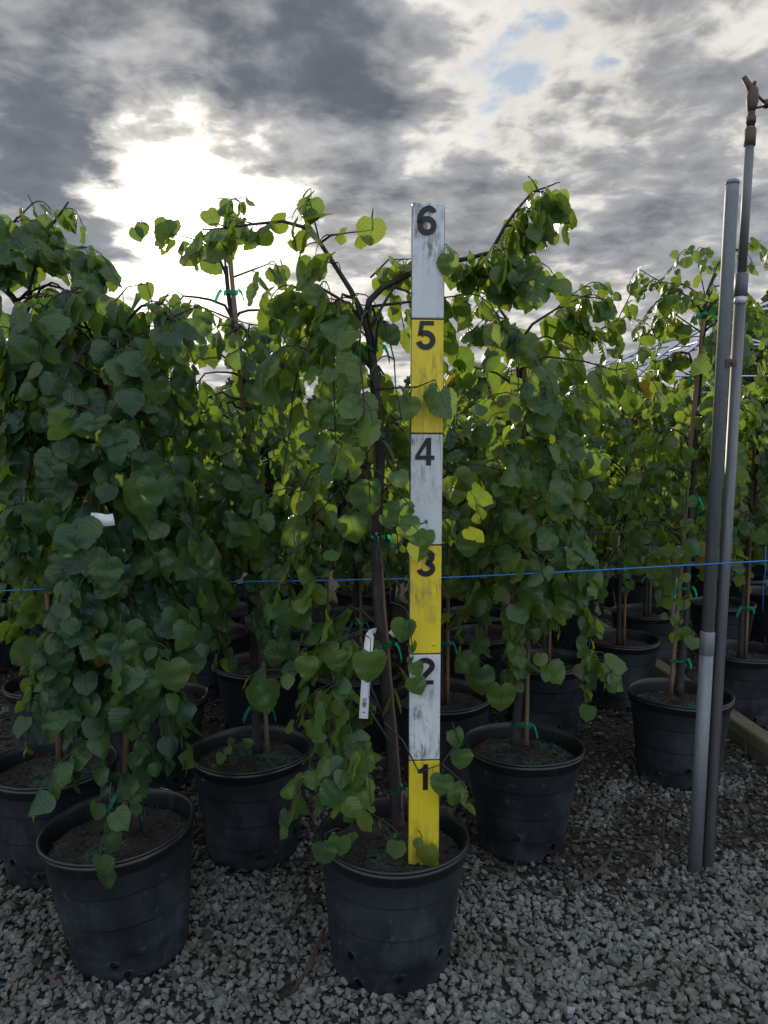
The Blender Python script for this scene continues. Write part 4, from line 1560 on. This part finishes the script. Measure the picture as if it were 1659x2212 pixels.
def generic_tree(base, seed, h, n, spread=0.36, z_lo=0.35, ls=0.064):
    T = Tree(base, seed, ls)
    r = T.r
    T.set_trunk([Vector((0, 0, 0)), Vector((r.gauss(0, .012), r.gauss(0, .012), h * 0.33)), Vector((r.gauss(0, .02), r.gauss(0, .02), h * 0.66)), Vector((r.gauss(0, .025), r.gauss(0, .025), h))], 0.016, 0.007)
    T.stake([Vector((0.024, -0.012, 0)), Vector((0.022, -0.014, h * 0.5)), Vector((0.02, -0.014, h * 0.98))], 0.008)
    env = [(z_lo, spread * 0.75, spread * 0.75, spread * 0.75), (h * 0.5, spread, spread, spread * 0.9), (h * 0.85, spread, spread, spread * 0.9), (h, spread * 0.7, spread * 0.7, spread * 0.7)]
    T.auto(n, z_lo, h * 0.95, env, 0.036, 2)
    # a few arching shoots above the fork
    for _ in range(4):
        a = r.uniform(0, 6.283)
        o = Vector((math.cos(a), math.sin(a), 0))
        p0 = T.trunk_at(h - r.uniform(0, 0.12))
        q = r.uniform(0.15, spread)
        up = r.uniform(0.05, 0.20)
        T.branch(cubic(p0, p0 + o * q * 0.3 + Vector((0, 0, up)), p0 + o * q * 0.8 + Vector((0, 0, up * 1.2)), p0 + o * q + Vector((0, 0, up * 0.5)), 7), 0.005, 0.03, 0.2, subs=3, hang=0.5)
    return T


for i, (k, (lab, nl)) in enumerate(ROW3.items()):
    T = generic_tree(soil_base(k), 700 + i * 13, (1.13 if k in 'GHJKL' else 1.34) + 0.10 * ((i * 7) % 4) / 3, 32, 0.34, 0.45 if k in 'GHJL' else 0.34)
    T.build(lab, GROUP_T, nl, split_branches=False, ties=(0.3, 0.8, 1.2))

# ---- crowded rows further back: eight trees, copied
VARIANTS = []
for i in range(8):
    T = generic_tree(Vector((BACK[i][0], BACK[i][1], SOIL_Z - 0.012)), 900 + i * 17, (1.30, 1.40, 1.46, 1.34, 1.52, 1.38, 1.44, 1.28)[i], 36, 0.40, 0.22, 0.060)
    t = T.build('weeping tree in the crowded rows further back', 'trees of the rows further back', 70, split_branches=False, ties=(0.8, 1.2))
    VARIANTS.append(t)
for i, (x, y) in enumerate(BACK[8:]):
    src = VARIANTS[(i * 5 + i // 7) % 8]
    c = src.copy()
    COL.objects.link(c)
    c.location = (x, y, SOIL_Z - 0.012)
    c.rotation_euler = (0, 0, rng.uniform(-0.6, 0.6))
    s = rng.uniform(0.94, 1.06)
    c.scale = (s, s, s)
    for ch in CHILDREN[src.name]:
        if y > 6.2 and ch.name.startswith('leaf'):
            if rng.random() < 0.75:
                continue
        d = ch.copy()
        COL.objects.link(d)
        d.parent = c

# ------------------------------------------------------------------ measuring board
yR = 2.085
pb = P(914, 1862, yR)
pt = P(925, 438, yR)
FT = (pt - pb).length / 6.0
axis_z = (pt - pb).normalized()
lean = math.atan2(pt.x - pb.x, pt.z - pb.z)
board = empty('measuring_board', pb)
board.rotation_euler = (0, lean, math.radians(4))
tag(board, 'yellow and white six foot measuring board standing upright in a pot', 'measuring board')
BW, BT = 0.0855, 0.021
for i in range(6):
    col = M['yellow_paint'] if i % 2 == 0 else M['white_paint']
    g = MB()
    z0, z1 = i * FT + 0.0022, (i + 1) * FT - 0.0022
    if i == 0:
        z0 = -0.03
    g.box((0, 0, (z0 + z1) / 2), (BW, BT, z1 - z0))
    o = g.build('painted_section', col, board, False)
    o['label'] = 'yellow painted foot of the board' if i % 2 == 0 else 'white painted foot of the board'
    bevel_smooth(o, 0.0016 if i < 5 else 0.003)
g = MB()
g.box((0, 0.002, 3 * FT - 0.02), (BW - 0.004, BT - 0.006, 6 * FT - 0.03))
g.build('wooden_core', M['board_wood'], board, False)
for i in range(2):      # worn raw edges
    g = MB()
    s = -1 if i == 0 else 1
    g.box((s * (BW / 2 + 0.0004), 0.0015, 3 * FT), (0.0016, BT * 0.78, 6 * FT - 0.02))
    g.build('worn_edge', M['board_wood'], board, False)

# numerals as bold strokes, drawn as outlines
def arc(cx, cy, rx, ry, a0, a1, n=14):
    return [(cx + rx * math.cos(math.radians(a0 + (a1 - a0) * i / n)), cy + ry * math.sin(math.radians(a0 + (a1 - a0) * i / n))) for i in range(n + 1)]


def ribbon(mb, path, w0, w1=None, closed=False):
    """flat stroke in the x-z plane with a little thickness"""
    n = len(path)
    L, R_ = [], []
    for i in range(n):
        if closed:
            a, b = path[(i - 1) % n], path[(i + 1) % n]
        else:
            a, b = path[max(i - 1, 0)], path[min(i + 1, n - 1)]
        dx, dy = b[0] - a[0], b[1] - a[1]
        ln = math.hypot(dx, dy) or 1
        w = w0 if w1 is None else w0 + (w1 - w0) * i / (n - 1)
        nx, ny = -dy / ln * w / 2, dx / ln * w / 2
        L.append((path[i][0] + nx, path[i][1] + ny))
        R_.append((path[i][0] - nx, path[i][1] - ny))
    poly_strip(mb, L, R_, closed)


def poly_strip(mb, L, R_, closed=False):
    n = len(L)
    th = 0.0006
    vs = [(p[0], -th, p[1]) for p in L] + [(p[0], -th, p[1]) for p in R_]
    vs += [(p[0], th, p[1]) for p in L] + [(p[0], th, p[1]) for p in R_]
    fs = []
    for i in range(n if closed else n - 1):
        j = (i + 1) % n
        fs.append((i, j, n + j, n + i))
        fs.append((i, 2 * n + i, 2 * n + j, j))
        fs.append((n + i, n + j, 3 * n + j, 3 * n + i))
    if not closed:
        fs.append((0, n, 3 * n, 2 * n))
        fs.append((n - 1, 2 * n + n - 1, 3 * n + n - 1, 2 * n - 1))
    mb.add(vs, fs)


def numeral(d):
    """digit about 0.72 wide and 1.0 high, origin at its lower left"""
    mb = MB()
    w = 0.200
    if d == 1:
        poly_strip(mb, [(0.30, 0.0), (0.30, 0.66)], [(0.49, 0.0), (0.49, 0.66)])
        poly_strip(mb, [(0.10, 0.66), (0.10, 0.79), (0.22, 0.83), (0.30, 0.90), (0.33, 1.0)], [(0.49, 0.662), (0.49, 0.75), (0.49, 0.83), (0.49, 0.92), (0.49, 1.0)])
    elif d == 2:
        p = arc(0.35, 0.70, 0.265, 0.215, 172, -35, 16) + [(0.44, 0.44), (0.30, 0.30), (0.20, 0.19), (0.165, 0.14)]
        ribbon(mb, p, w)
        poly_strip(mb, [(0.05, 0.0), (0.67, 0.0)], [(0.08, 0.155), (0.67, 0.155)])
    elif d == 3:
        ribbon(mb, arc(0.35, 0.715, 0.225, 0.20, 168, -62, 14) + [(0.37, 0.525)], w * 0.98)
        ribbon(mb, [(0.372, 0.545)] + arc(0.35, 0.285, 0.25, 0.20, 62, -172, 14), w)
    elif d == 4:
        poly_strip(mb, [(0.40, 0.0), (0.40, 0.205)], [(0.575, 0.0), (0.575, 0.205)])
        poly_strip(mb, [(0.0, 0.207), (0.70, 0.207)], [(0.0, 0.355), (0.70, 0.355)])
        poly_strip(mb, [(0.40, 0.357), (0.40, 0.75), (0.40, 1.0)], [(0.575, 0.357), (0.575, 0.75), (0.575, 1.0)])
        poly_strip(mb, [(0.0, 0.357), (0.398, 1.0)], [(0.155, 0.357), (0.398, 0.73)])
    elif d == 5:
        poly_strip(mb, [(0.14, 1.0), (0.64, 1.0)], [(0.12, 0.85), (0.64, 0.85)])
        poly_strip(mb, [(0.118, 0.848), (0.055, 0.46)], [(0.275, 0.848), (0.215, 0.50)])
        ribbon(mb, [(0.16, 0.50), (0.24, 0.565)] + arc(0.345, 0.325, 0.255, 0.25, 88, -168, 18), w)
    elif d == 6:
        ribbon(mb, arc(0.36, 0.315, 0.245, 0.235, 0, 342, 26), w, closed=True)
        ribbon(mb, arc(0.46, 0.50, 0.36, 0.42, 196, 92, 12) + [(0.50, 0.905), (0.575, 0.85), (0.605, 0.775)], w * 0.95)
    return mb


NUM_H = 0.074
for i, d in enumerate((1, 2, 3, 4, 5, 6)):
    mb = numeral(d)
    mb.v = [(x * NUM_H, y, z * NUM_H) for (x, y, z) in mb.v]
    o = mb.build('numeral', M['black'], board, False)
    off = {1: -0.026, 2: -0.026, 3: -0.026, 4: -0.031, 5: -0.031, 6: -0.031}[d]
    o.location = (off, -BT / 2 - 0.0012, (i + 1) * FT - 0.005 - NUM_H - (0.006 if d != 5 else 0.0))
    o['label'] = 'black number %d' % d
for (zf, xf) in ((2.09, 0.024), (2.93, 0.026), (3.22, 0.0)):
    g = MB().lathe([(0.0045, 0), (0.0045, 0.0012), (0.003, 0.0022), (0.0004, 0.0024)], 14)
    g.v = [(x, -z, y) for (x, y, z) in g.v]
    o = g.build('screw_head', M['yellow_paint'] if int(zf) % 2 == 0 else M['steel'], board)
    o.location = (xf, -BT / 2, zf * FT)

# ------------------------------------------------------------------ galvanised post and sprinkler riser
b0 = G(1500, 1884)
p1 = P(1582, 396, b0.y)
post = empty('galvanised_post', b0)
tag(post, 'thick galvanised pipe post standing in the gravel beside the thin riser', 'post')
rel = p1 - b0
g = MB()
g.tube([Vector((0, 0, -0.03)), rel * 0.34], 0.0235, 20)
g.build('pipe', M['steel'], post)
g = MB()
g.tube([rel * 0.335, rel * 0.985, rel], [0.0215, 0.0215, 0.0215], 20)
g.build('upper_pipe', M['steel'], post)
g = MB()
g.tube([rel * 0.332, rel * 0.334, rel * 0.366, rel * 0.368], [0.0218, 0.0248, 0.0248, 0.0218], 20)
g.build('sleeve', M['steel'], post)
g = MB()
g.tube([rel * 0.9985, rel * 1.001, rel * 1.004], [0.0222, 0.0226, 0.019], 20)
g.build('end_cap', M['steel'], post)

r0 = G(1521, 1872)
r0 = Vector((r0.x, b0.y + 0.010, 0))
joint = P(1601, 612, b0.y + 0.03)
rtop = P(1623, 250, b0.y + 0.05)
riser = empty('sprinkler_riser', r0)
tag(riser, 'thin grey irrigation riser with a sprinkler head, strapped to the galvanised post', 'sprinkler')
J, Tt = joint - r0, rtop - r0
g = MB()
g.tube([Vector((0, 0, -0.03)), J * 0.5, J], 0.0185, 16)
g.build('lower_pipe', M['pvc'], riser)
g = MB()
g.tube([J * 0.998, J.lerp(Tt, 0.93)], 0.0148, 16)
g.build('upper_pipe', M['pvc'], riser)
g = MB()
ax = (Tt - J).normalized()
g.tube([J - ax * 0.045, J - ax * 0.043, J + ax * 0.03, J + ax * 0.034], [0.019, 0.0218, 0.0218, 0.016], 16)
g.build('coupling', M['pvc'], riser)
g = MB()
g.tube([J - ax * 0.068, J - ax * 0.046], 0.0192, 16)
g.build('white_band', M['tag'], riser)
S0 = J.lerp(Tt, 0.82)
g = MB()
k = ax
g.tube([S0, S0 + k * 0.001, S0 + k * 0.055, S0 + k * 0.056], [0.0155, 0.0185, 0.0185, 0.014], 14)
g.tube([S0 + k * 0.056, S0 + k * 0.075, S0 + k * 0.076, S0 + k * 0.095, S0 + k * 0.096, S0 + k * 0.112], [0.014, 0.014, 0.0165, 0.0165, 0.013, 0.012], 8)
g.build('brass_fitting', M['bronze'], riser)
H0 = S0 + k * 0.11
g = MB()
g.tube([H0, H0 + k * 0.02, H0 + k * 0.045, H0 + k * 0.075, H0 + k * 0.085], [0.010, 0.017, 0.020, 0.017, 0.009], 10)          # body
g.tube([H0 + k * 0.03 + Vector((0.01, 0, 0)), H0 + k * 0.085 + Vector((-0.012, 0, 0)), H0 + k * 0.115 + Vector((-0.034, 0, 0))], [0.012, 0.011, 0.009], 10)  # nozzle
hd = g.build('sprinkler_head', M['bronze'], riser)
g = MB()
g.tube([H0 + k * 0.078 + Vector((0.0, 0, 0)), H0 + k * 0.05 + Vector((0.022, 0, 0)), H0 + k * 0.03 + Vector((0.045, 0, 0))], [0.005, 0.0045, 0.005], 8)
g.box(H0 + k * 0.028 + Vector((0.048, 0, 0)), (0.016, 0.022, 0.022))
g.tube([H0 + k * 0.012, H0 + k * 0.018 + Vector((0.03, 0, 0)), H0 + k * 0.022 + Vector((0.045, 0, 0))], 0.004, 6)
g.tube([H0 + k * 0.085, H0 + k * 0.10 + Vector((0.006, 0, 0))], [0.008, 0.006], 8)
g.build('swing_arm', M['bronze'], hd)
cp = P(1567, 786, b0.y) - r0
g = MB()
g.box(cp + Vector((0.008, -0.024, 0)), (0.036, 0.006, 0.026))
g.tube([cp + Vector((0.012, -0.026, 0)), cp + Vector((0.012, -0.034, 0))], 0.006, 6)
g.build('clamp', M['bronze'], riser, False)

# ------------------------------------------------------------------ blue twine between the rows
def twine(pts, label, rad=0.0017):
    path = smooth_path(pts, 6)
    o = MB()
    base = path[0]
    o.tube([p - base for p in path], rad, 5)
    t = o.build('blue_twine', M['twine'])
    t.location = base
    return tag(t, label, 'twine', 'blue twines strung between the rows')


twine([P(-60, 1279, 2.55), P(430, 1259, 2.54), P(700, 1254, 2.53), P(975, 1247, 2.53), P(1300, 1231, 2.53), P(1720, 1208, 2.53)], 'bright blue twine running in front of the galvanised post', 0.0021)
twine([P(-60, 1165, 4.3), P(600, 1155, 4.3), P(1000, 1151, 4.3), P(1350, 1150, 4.3), P(1720, 1150, 4.3)], 'blue twine strung behind the slender tree, one row further back', 0.0021)
for yy, va, vb, lab in ((5.4, 1122, 1117, 'faint blue twine touching the top of the short steel pipe'), (6.1, 1105, 1100, 'faint blue twine just above the short steel pipe'), (6.9, 1090, 1082, 'faintest blue twine, deepest among the far rows')):
    twine([P(-60, va, yy), P(800, (va + vb) / 2 + 1, yy), P(1720, vb, yy)], lab, 0.0019)

# loose twine tail hanging at the far bed
q = P(1654, 1180, 3.6)
tl = MB().tube([Vector((0, 0, 0)), Vector((0.004, 0, -0.12)), Vector((-0.003, 0, -0.2)), Vector((0.0, 0, -0.31))], 0.002, 5).build('blue_twine', M['twine'])
tl.location = q
tag(tl, 'loose blue twine end hanging down beside the far pots', 'twine', 'blue twines strung between the rows')

# short pipes carrying the twine
for (u0, v0, u1, v1, lab) in ((1297, 1338, 1314, 1112, 'short upright steel pipe near the far end of the timber'), (1443, 1452, 1464, 1150, 'short upright steel pipe behind the slender tree')):
    a = G(u0, v0)
    b = P(u1, v1, a.y)
    st = empty('twine_post', a)
    MB().tube([Vector((0, 0, -0.02)), b - a], 0.0235, 14).build('pipe', M['steel'], st)
    MB().tube([(b - a) * 0.992, (b - a) * 1.002], [0.0246, 0.022], 14).build('end_cap', M['bright_steel'], st)
    tag(st, lab, 'post', 'short pipes that carry the twine')

# ------------------------------------------------------------------ timber edging
e0, e1 = G(1690, 1668), G(1262, 1352)
dv = (e1 - e0)
L = dv.length
ang = math.atan2(dv.y, dv.x) - math.pi / 2
tm = MB()
NS = 40
rt_ = random.Random(8)
vs, fs = [], []
prof = [(-0.05, 0.0), (-0.055, 0.06), (-0.047, 0.105), (-0.040, 0.112), (0.040, 0.114), (0.047, 0.106), (0.055, 0.06), (0.05, 0.0)]
for i in range(NS + 1):
    y = -0.6 + (L + 0.6) * i / NS
    for (px_, pz) in prof:
        j = mnoise.noise(Vector((px_ * 9, y * 2.2, pz * 9))) * 0.006
        vs.append((px_ + j, y, max(pz + (j if pz > 0.08 else 0), 0.0)))
K = len(prof)
for i in range(NS):
    for k in range(K - 1):
        fs.append((i * K + k, (i + 1) * K + k, (i + 1) * K + k + 1, i * K + k + 1))
fs.append(tuple(range(K)))
fs.append(tuple(NS * K + k for k in reversed(range(K))))
tm.add(vs, fs)
tmo = tm.build('timber_edging', M['timber'], None, False)
tmo.location = (e0.x, e0.y, 0.004)
tmo.rotation_euler = (0, 0, ang)
tag(tmo, 'long weathered timber lying on the gravel along the edge of the bed', 'timber')

# ------------------------------------------------------------------ plant tags
def plant_tag(pixs, Yd, width, label, text=True):
    pts = smooth_path([P(u, v, y if y else Yd) for (u, v, y) in pixs], 5)
    base = pts[0]
    t = empty('plant_tag', base)
    m = MB()
    vs, fs = [], []
    n = len(pts)
    for i, p in enumerate(pts):
        q = p - base
        d = (pts[min(i + 1, n - 1)] - pts[max(i - 1, 0)]).normalized()
        side = d.cross(Vector((0, -1, 0.15))).normalized() * width / 2
        nn = side.cross(d).normalized() * 0.0004
        vs += [q - side - nn, q + side - nn, q + side + nn, q - side + nn]
    for i in range(n - 1):
        for k in range(4):
            fs.append((i * 4 + k, i * 4 + (k + 1) % 4, (i + 1) * 4 + (k + 1) % 4, (i + 1) * 4 + k))
    fs.append((0, 1, 2, 3))
    m.add(vs, fs)
    m.build('strip', M['tag'], t, True)
    return tag(t, label, 'plant tag'), pts


tg, pts = plant_tag([(812, 1365, yB - 0.01), (800, 1372, yB - 0.10), (795, 1410, yB - 0.16), (789, 1490, yB - 0.165), (785, 1552, yB - 0.165)], yB, 0.024, 'white barcode plant tag looped round the trunk beside the board')
pr = MB()
a, b = P(792.5, 1432, yB - 0.1685) - tg.location, P(785.5, 1548, yB - 0.1685) - tg.location
d = (b - a)
ln = d.length
d.normalize()
side = d.cross(Vector((0, -1, 0.15))).normalized()
rr = random.Random(4)
R3 = Matrix((side, Vector((0, -1, 0)), -d)).transposed()
for j in range(11):
    pr.box(a + d * (ln * 0.66 + j * ln * 0.016), (0.011, 0.0003, ln * 0.016 * rr.uniform(0.25, 0.7)), R3)
pr.box(a + d * ln * 0.92, (0.004, 0.0003, 0.004), R3)
pr.box(a - d * 0.012, (0.009, 0.0003, 0.010), R3)
pr.build('barcode', M['print'], tg, False)
for (txt, off, st, hgt) in (('CERCIS CAN. PINK HEARTBREAKER', -0.0085, 0.56, 0.0050), ('SKU 2104', -0.001, 0.45, 0.003)):
    if txt.startswith('SKU'):
        continue
    cu = bpy.data.curves.new('tag_lettering', 'FONT')
    cu.body = txt
    cu.size = hgt
    tmp = bpy.data.objects.new('tmp', cu)
    COL.objects.link(tmp)
    dg = bpy.context.evaluated_depsgraph_get()
    me = bpy.data.meshes.new_from_object(tmp.evaluated_get(dg))
    bpy.data.objects.remove(tmp)
    me.materials.clear()
    me.materials.append(M['print'])
    o = link('lettering', me, tg)
    xa, ya = -d, side * -1
    za = xa.cross(ya)
    pos = a + d * ln * 0.66 - side * off * -1.0 + Vector((0, -0.0006, 0))
    o.matrix_basis = Matrix(((xa.x, ya.x, za.x, pos.x), (xa.y, ya.y, za.y, pos.y), (xa.z, ya.z, za.z, pos.z), (0, 0, 0, 1)))
plant_tag([(874, 1348, yB - 0.02), (860, 1358, yB - 0.03), (845, 1372, yB - 0.02)], yB, 0.022, 'short white tag end sticking out beside the board below the number three')
plant_tag([(196, 1120, yA - 0.25), (212, 1121, yA - 0.262), (228, 1124, yA - 0.262), (246, 1122, yA - 0.25)], yA, 0.030, 'blank white plant tag lying among the dense curtain of leaves')

# ------------------------------------------------------------------ hoop house frame far behind
hp = empty('hoop_house_frame', (7.3, 12.0, 0))
tag(hp, 'bare galvanised hoop house frame standing beyond the tree rows', 'greenhouse frame')
HR, HH = 3.95, 3.95
hm = MB()
hm.tube([Vector((-HR * math.cos(math.radians(a)), 0, HH * math.sin(math.radians(a)))) for a in range(0, 181, 6)], 0.030, 8)
hme = hm.mesh('hoop', M['bright_steel'])
for i in range(7):
    o = link('hoop', hme, hp)
    o.location = (0.05 * math.sin(i * 2.1), i * 1.8, 0)
for a in (24, 50, 90, 130, 156):
    pm = MB().tube([Vector((-(HR - .05) * math.cos(math.radians(a)), -0.05, (HH - .05) * math.sin(math.radians(a)))), Vector((-(HR - .05) * math.cos(math.radians(a)), 10.85, (HH - .05) * math.sin(math.radians(a))))], 0.022, 8)
    pm.build('purlin', M['bright_steel'], hp)
for i in (0, 3, 6):
    z = 3.05
    hx = math.sqrt(HR * HR - z * z)
    MB().tube([Vector((-hx, i * 1.8, z)), Vector((hx, i * 1.8, z))], 0.02, 8).build('cross_bar', M['bright_steel'], hp)

# ------------------------------------------------------------------ trees on the horizon
def far_tree_mesh(seed, h, w):
    r = random.Random(seed)
    tr = MB()
    tr.tube([Vector((0, 0, 0)), Vector((0.1, 0, h * 0.4)), Vector((0, 0.1, h * 0.8))], [0.22, 0.16, 0.05], 7)
    for _ in range(7):
        a = r.uniform(0, 6.28)
        z = r.uniform(0.3, 0.6) * h
        o = Vector((math.cos(a), math.sin(a), 0))
        tr.tube([Vector((0, 0, z)), Vector((0, 0, z)) + o * w * 0.25 + Vector((0, 0, h * .08)), Vector((0, 0, z)) + o * w * 0.42 + Vector((0, 0, h * .2))], [0.08, 0.05, 0.02], 5)
    lobes = []
    for _ in range(26):
        z = r.uniform(0.12, 1.0)
        a = r.uniform(0, 6.28)
        q = math.sqrt(r.random()) * math.sin(math.pi * min(0.15 + 0.80 * z, 1.0)) ** 0.7
        lobes.append((math.cos(a) * q * w * 0.42, math.sin(a) * q * w * 0.42, z * h * 0.88, r.uniform(0.10, 0.19) * w))
    g_ = np.random.default_rng(seed)
    N = 5200
    pick = g_.integers(0, len(lobes), N)
    lb = np.array(lobes)[pick]
    dirv = g_.normal(0, 1, (N, 3))
    dirv /= np.linalg.norm(dirv, axis=1)[:, None]
    pos = lb[:, :3] + dirv * (lb[:, 3] * g_.uniform(0.55, 1.05, N))[:, None]
    A = np.zeros((N, 3, 4), dtype=np.float32)
    A[:, :, :3] = rot_mats(N, 0.9, g_) * g_.uniform(0.16, 0.34, N)[:, None, None]
    A[:, :, 3] = pos
    quad = Proto([(-0.5, -0.3, 0), (0.1, -0.5, 0.1), (0.5, 0.1, 0), (0.0, 0.5, 0.12), (-0.4, 0.3, 0.02)], [(0, 1, 2, 3, 4)])
    return tr.mesh('trunk', M['bark']), scatter('crown', [quad], np.zeros(N, int), A, g_.uniform(0, 1, N), M['far_leaf'])


FT_VAR = [far_tree_mesh(40 + i, h, w) for i, (h, w) in enumerate(((7.0, 6.0), (8.0, 5.5), (6.2, 6.5), (9.0, 6.5)))]
rf = random.Random(77)
spots = [(x, rf.uniform(52, 64)) for x in np.arange(-38, 40, 3.7)]
for i, (x, y) in enumerate(spots):
    t = empty('broadleaf_tree', (x + rf.uniform(-.8, .8), y, 0), rf.uniform(0, 6.28))
    s = rf.uniform(0.75, 1.0)
    t.scale = (s, s, s)
    a, b = FT_VAR[i % 4]
    link('trunk', a, t)
    tag(link('crown', b, t), kind='stuff')
    tag(t, 'distant dark green tree in the line along the horizon', 'tree', 'trees along the horizon')
for i, (u, y, s) in enumerate(((1650, 30.0, 0.86), (1600, 34.0, 0.80), (1720, 31.0, 0.95))):
    c = P(u, 900, y)
    t = empty('broadleaf_tree', (c.x, y, 0), i * 2.0)
    t.scale = (s, s, s)
    a, b = FT_VAR[(i + 1) % 4]
    link('trunk', a, t)
    tag(link('crown', b, t), kind='stuff')
    tag(t, 'dark tree standing behind the hoop house frame', 'tree', 'trees behind the hoop house')
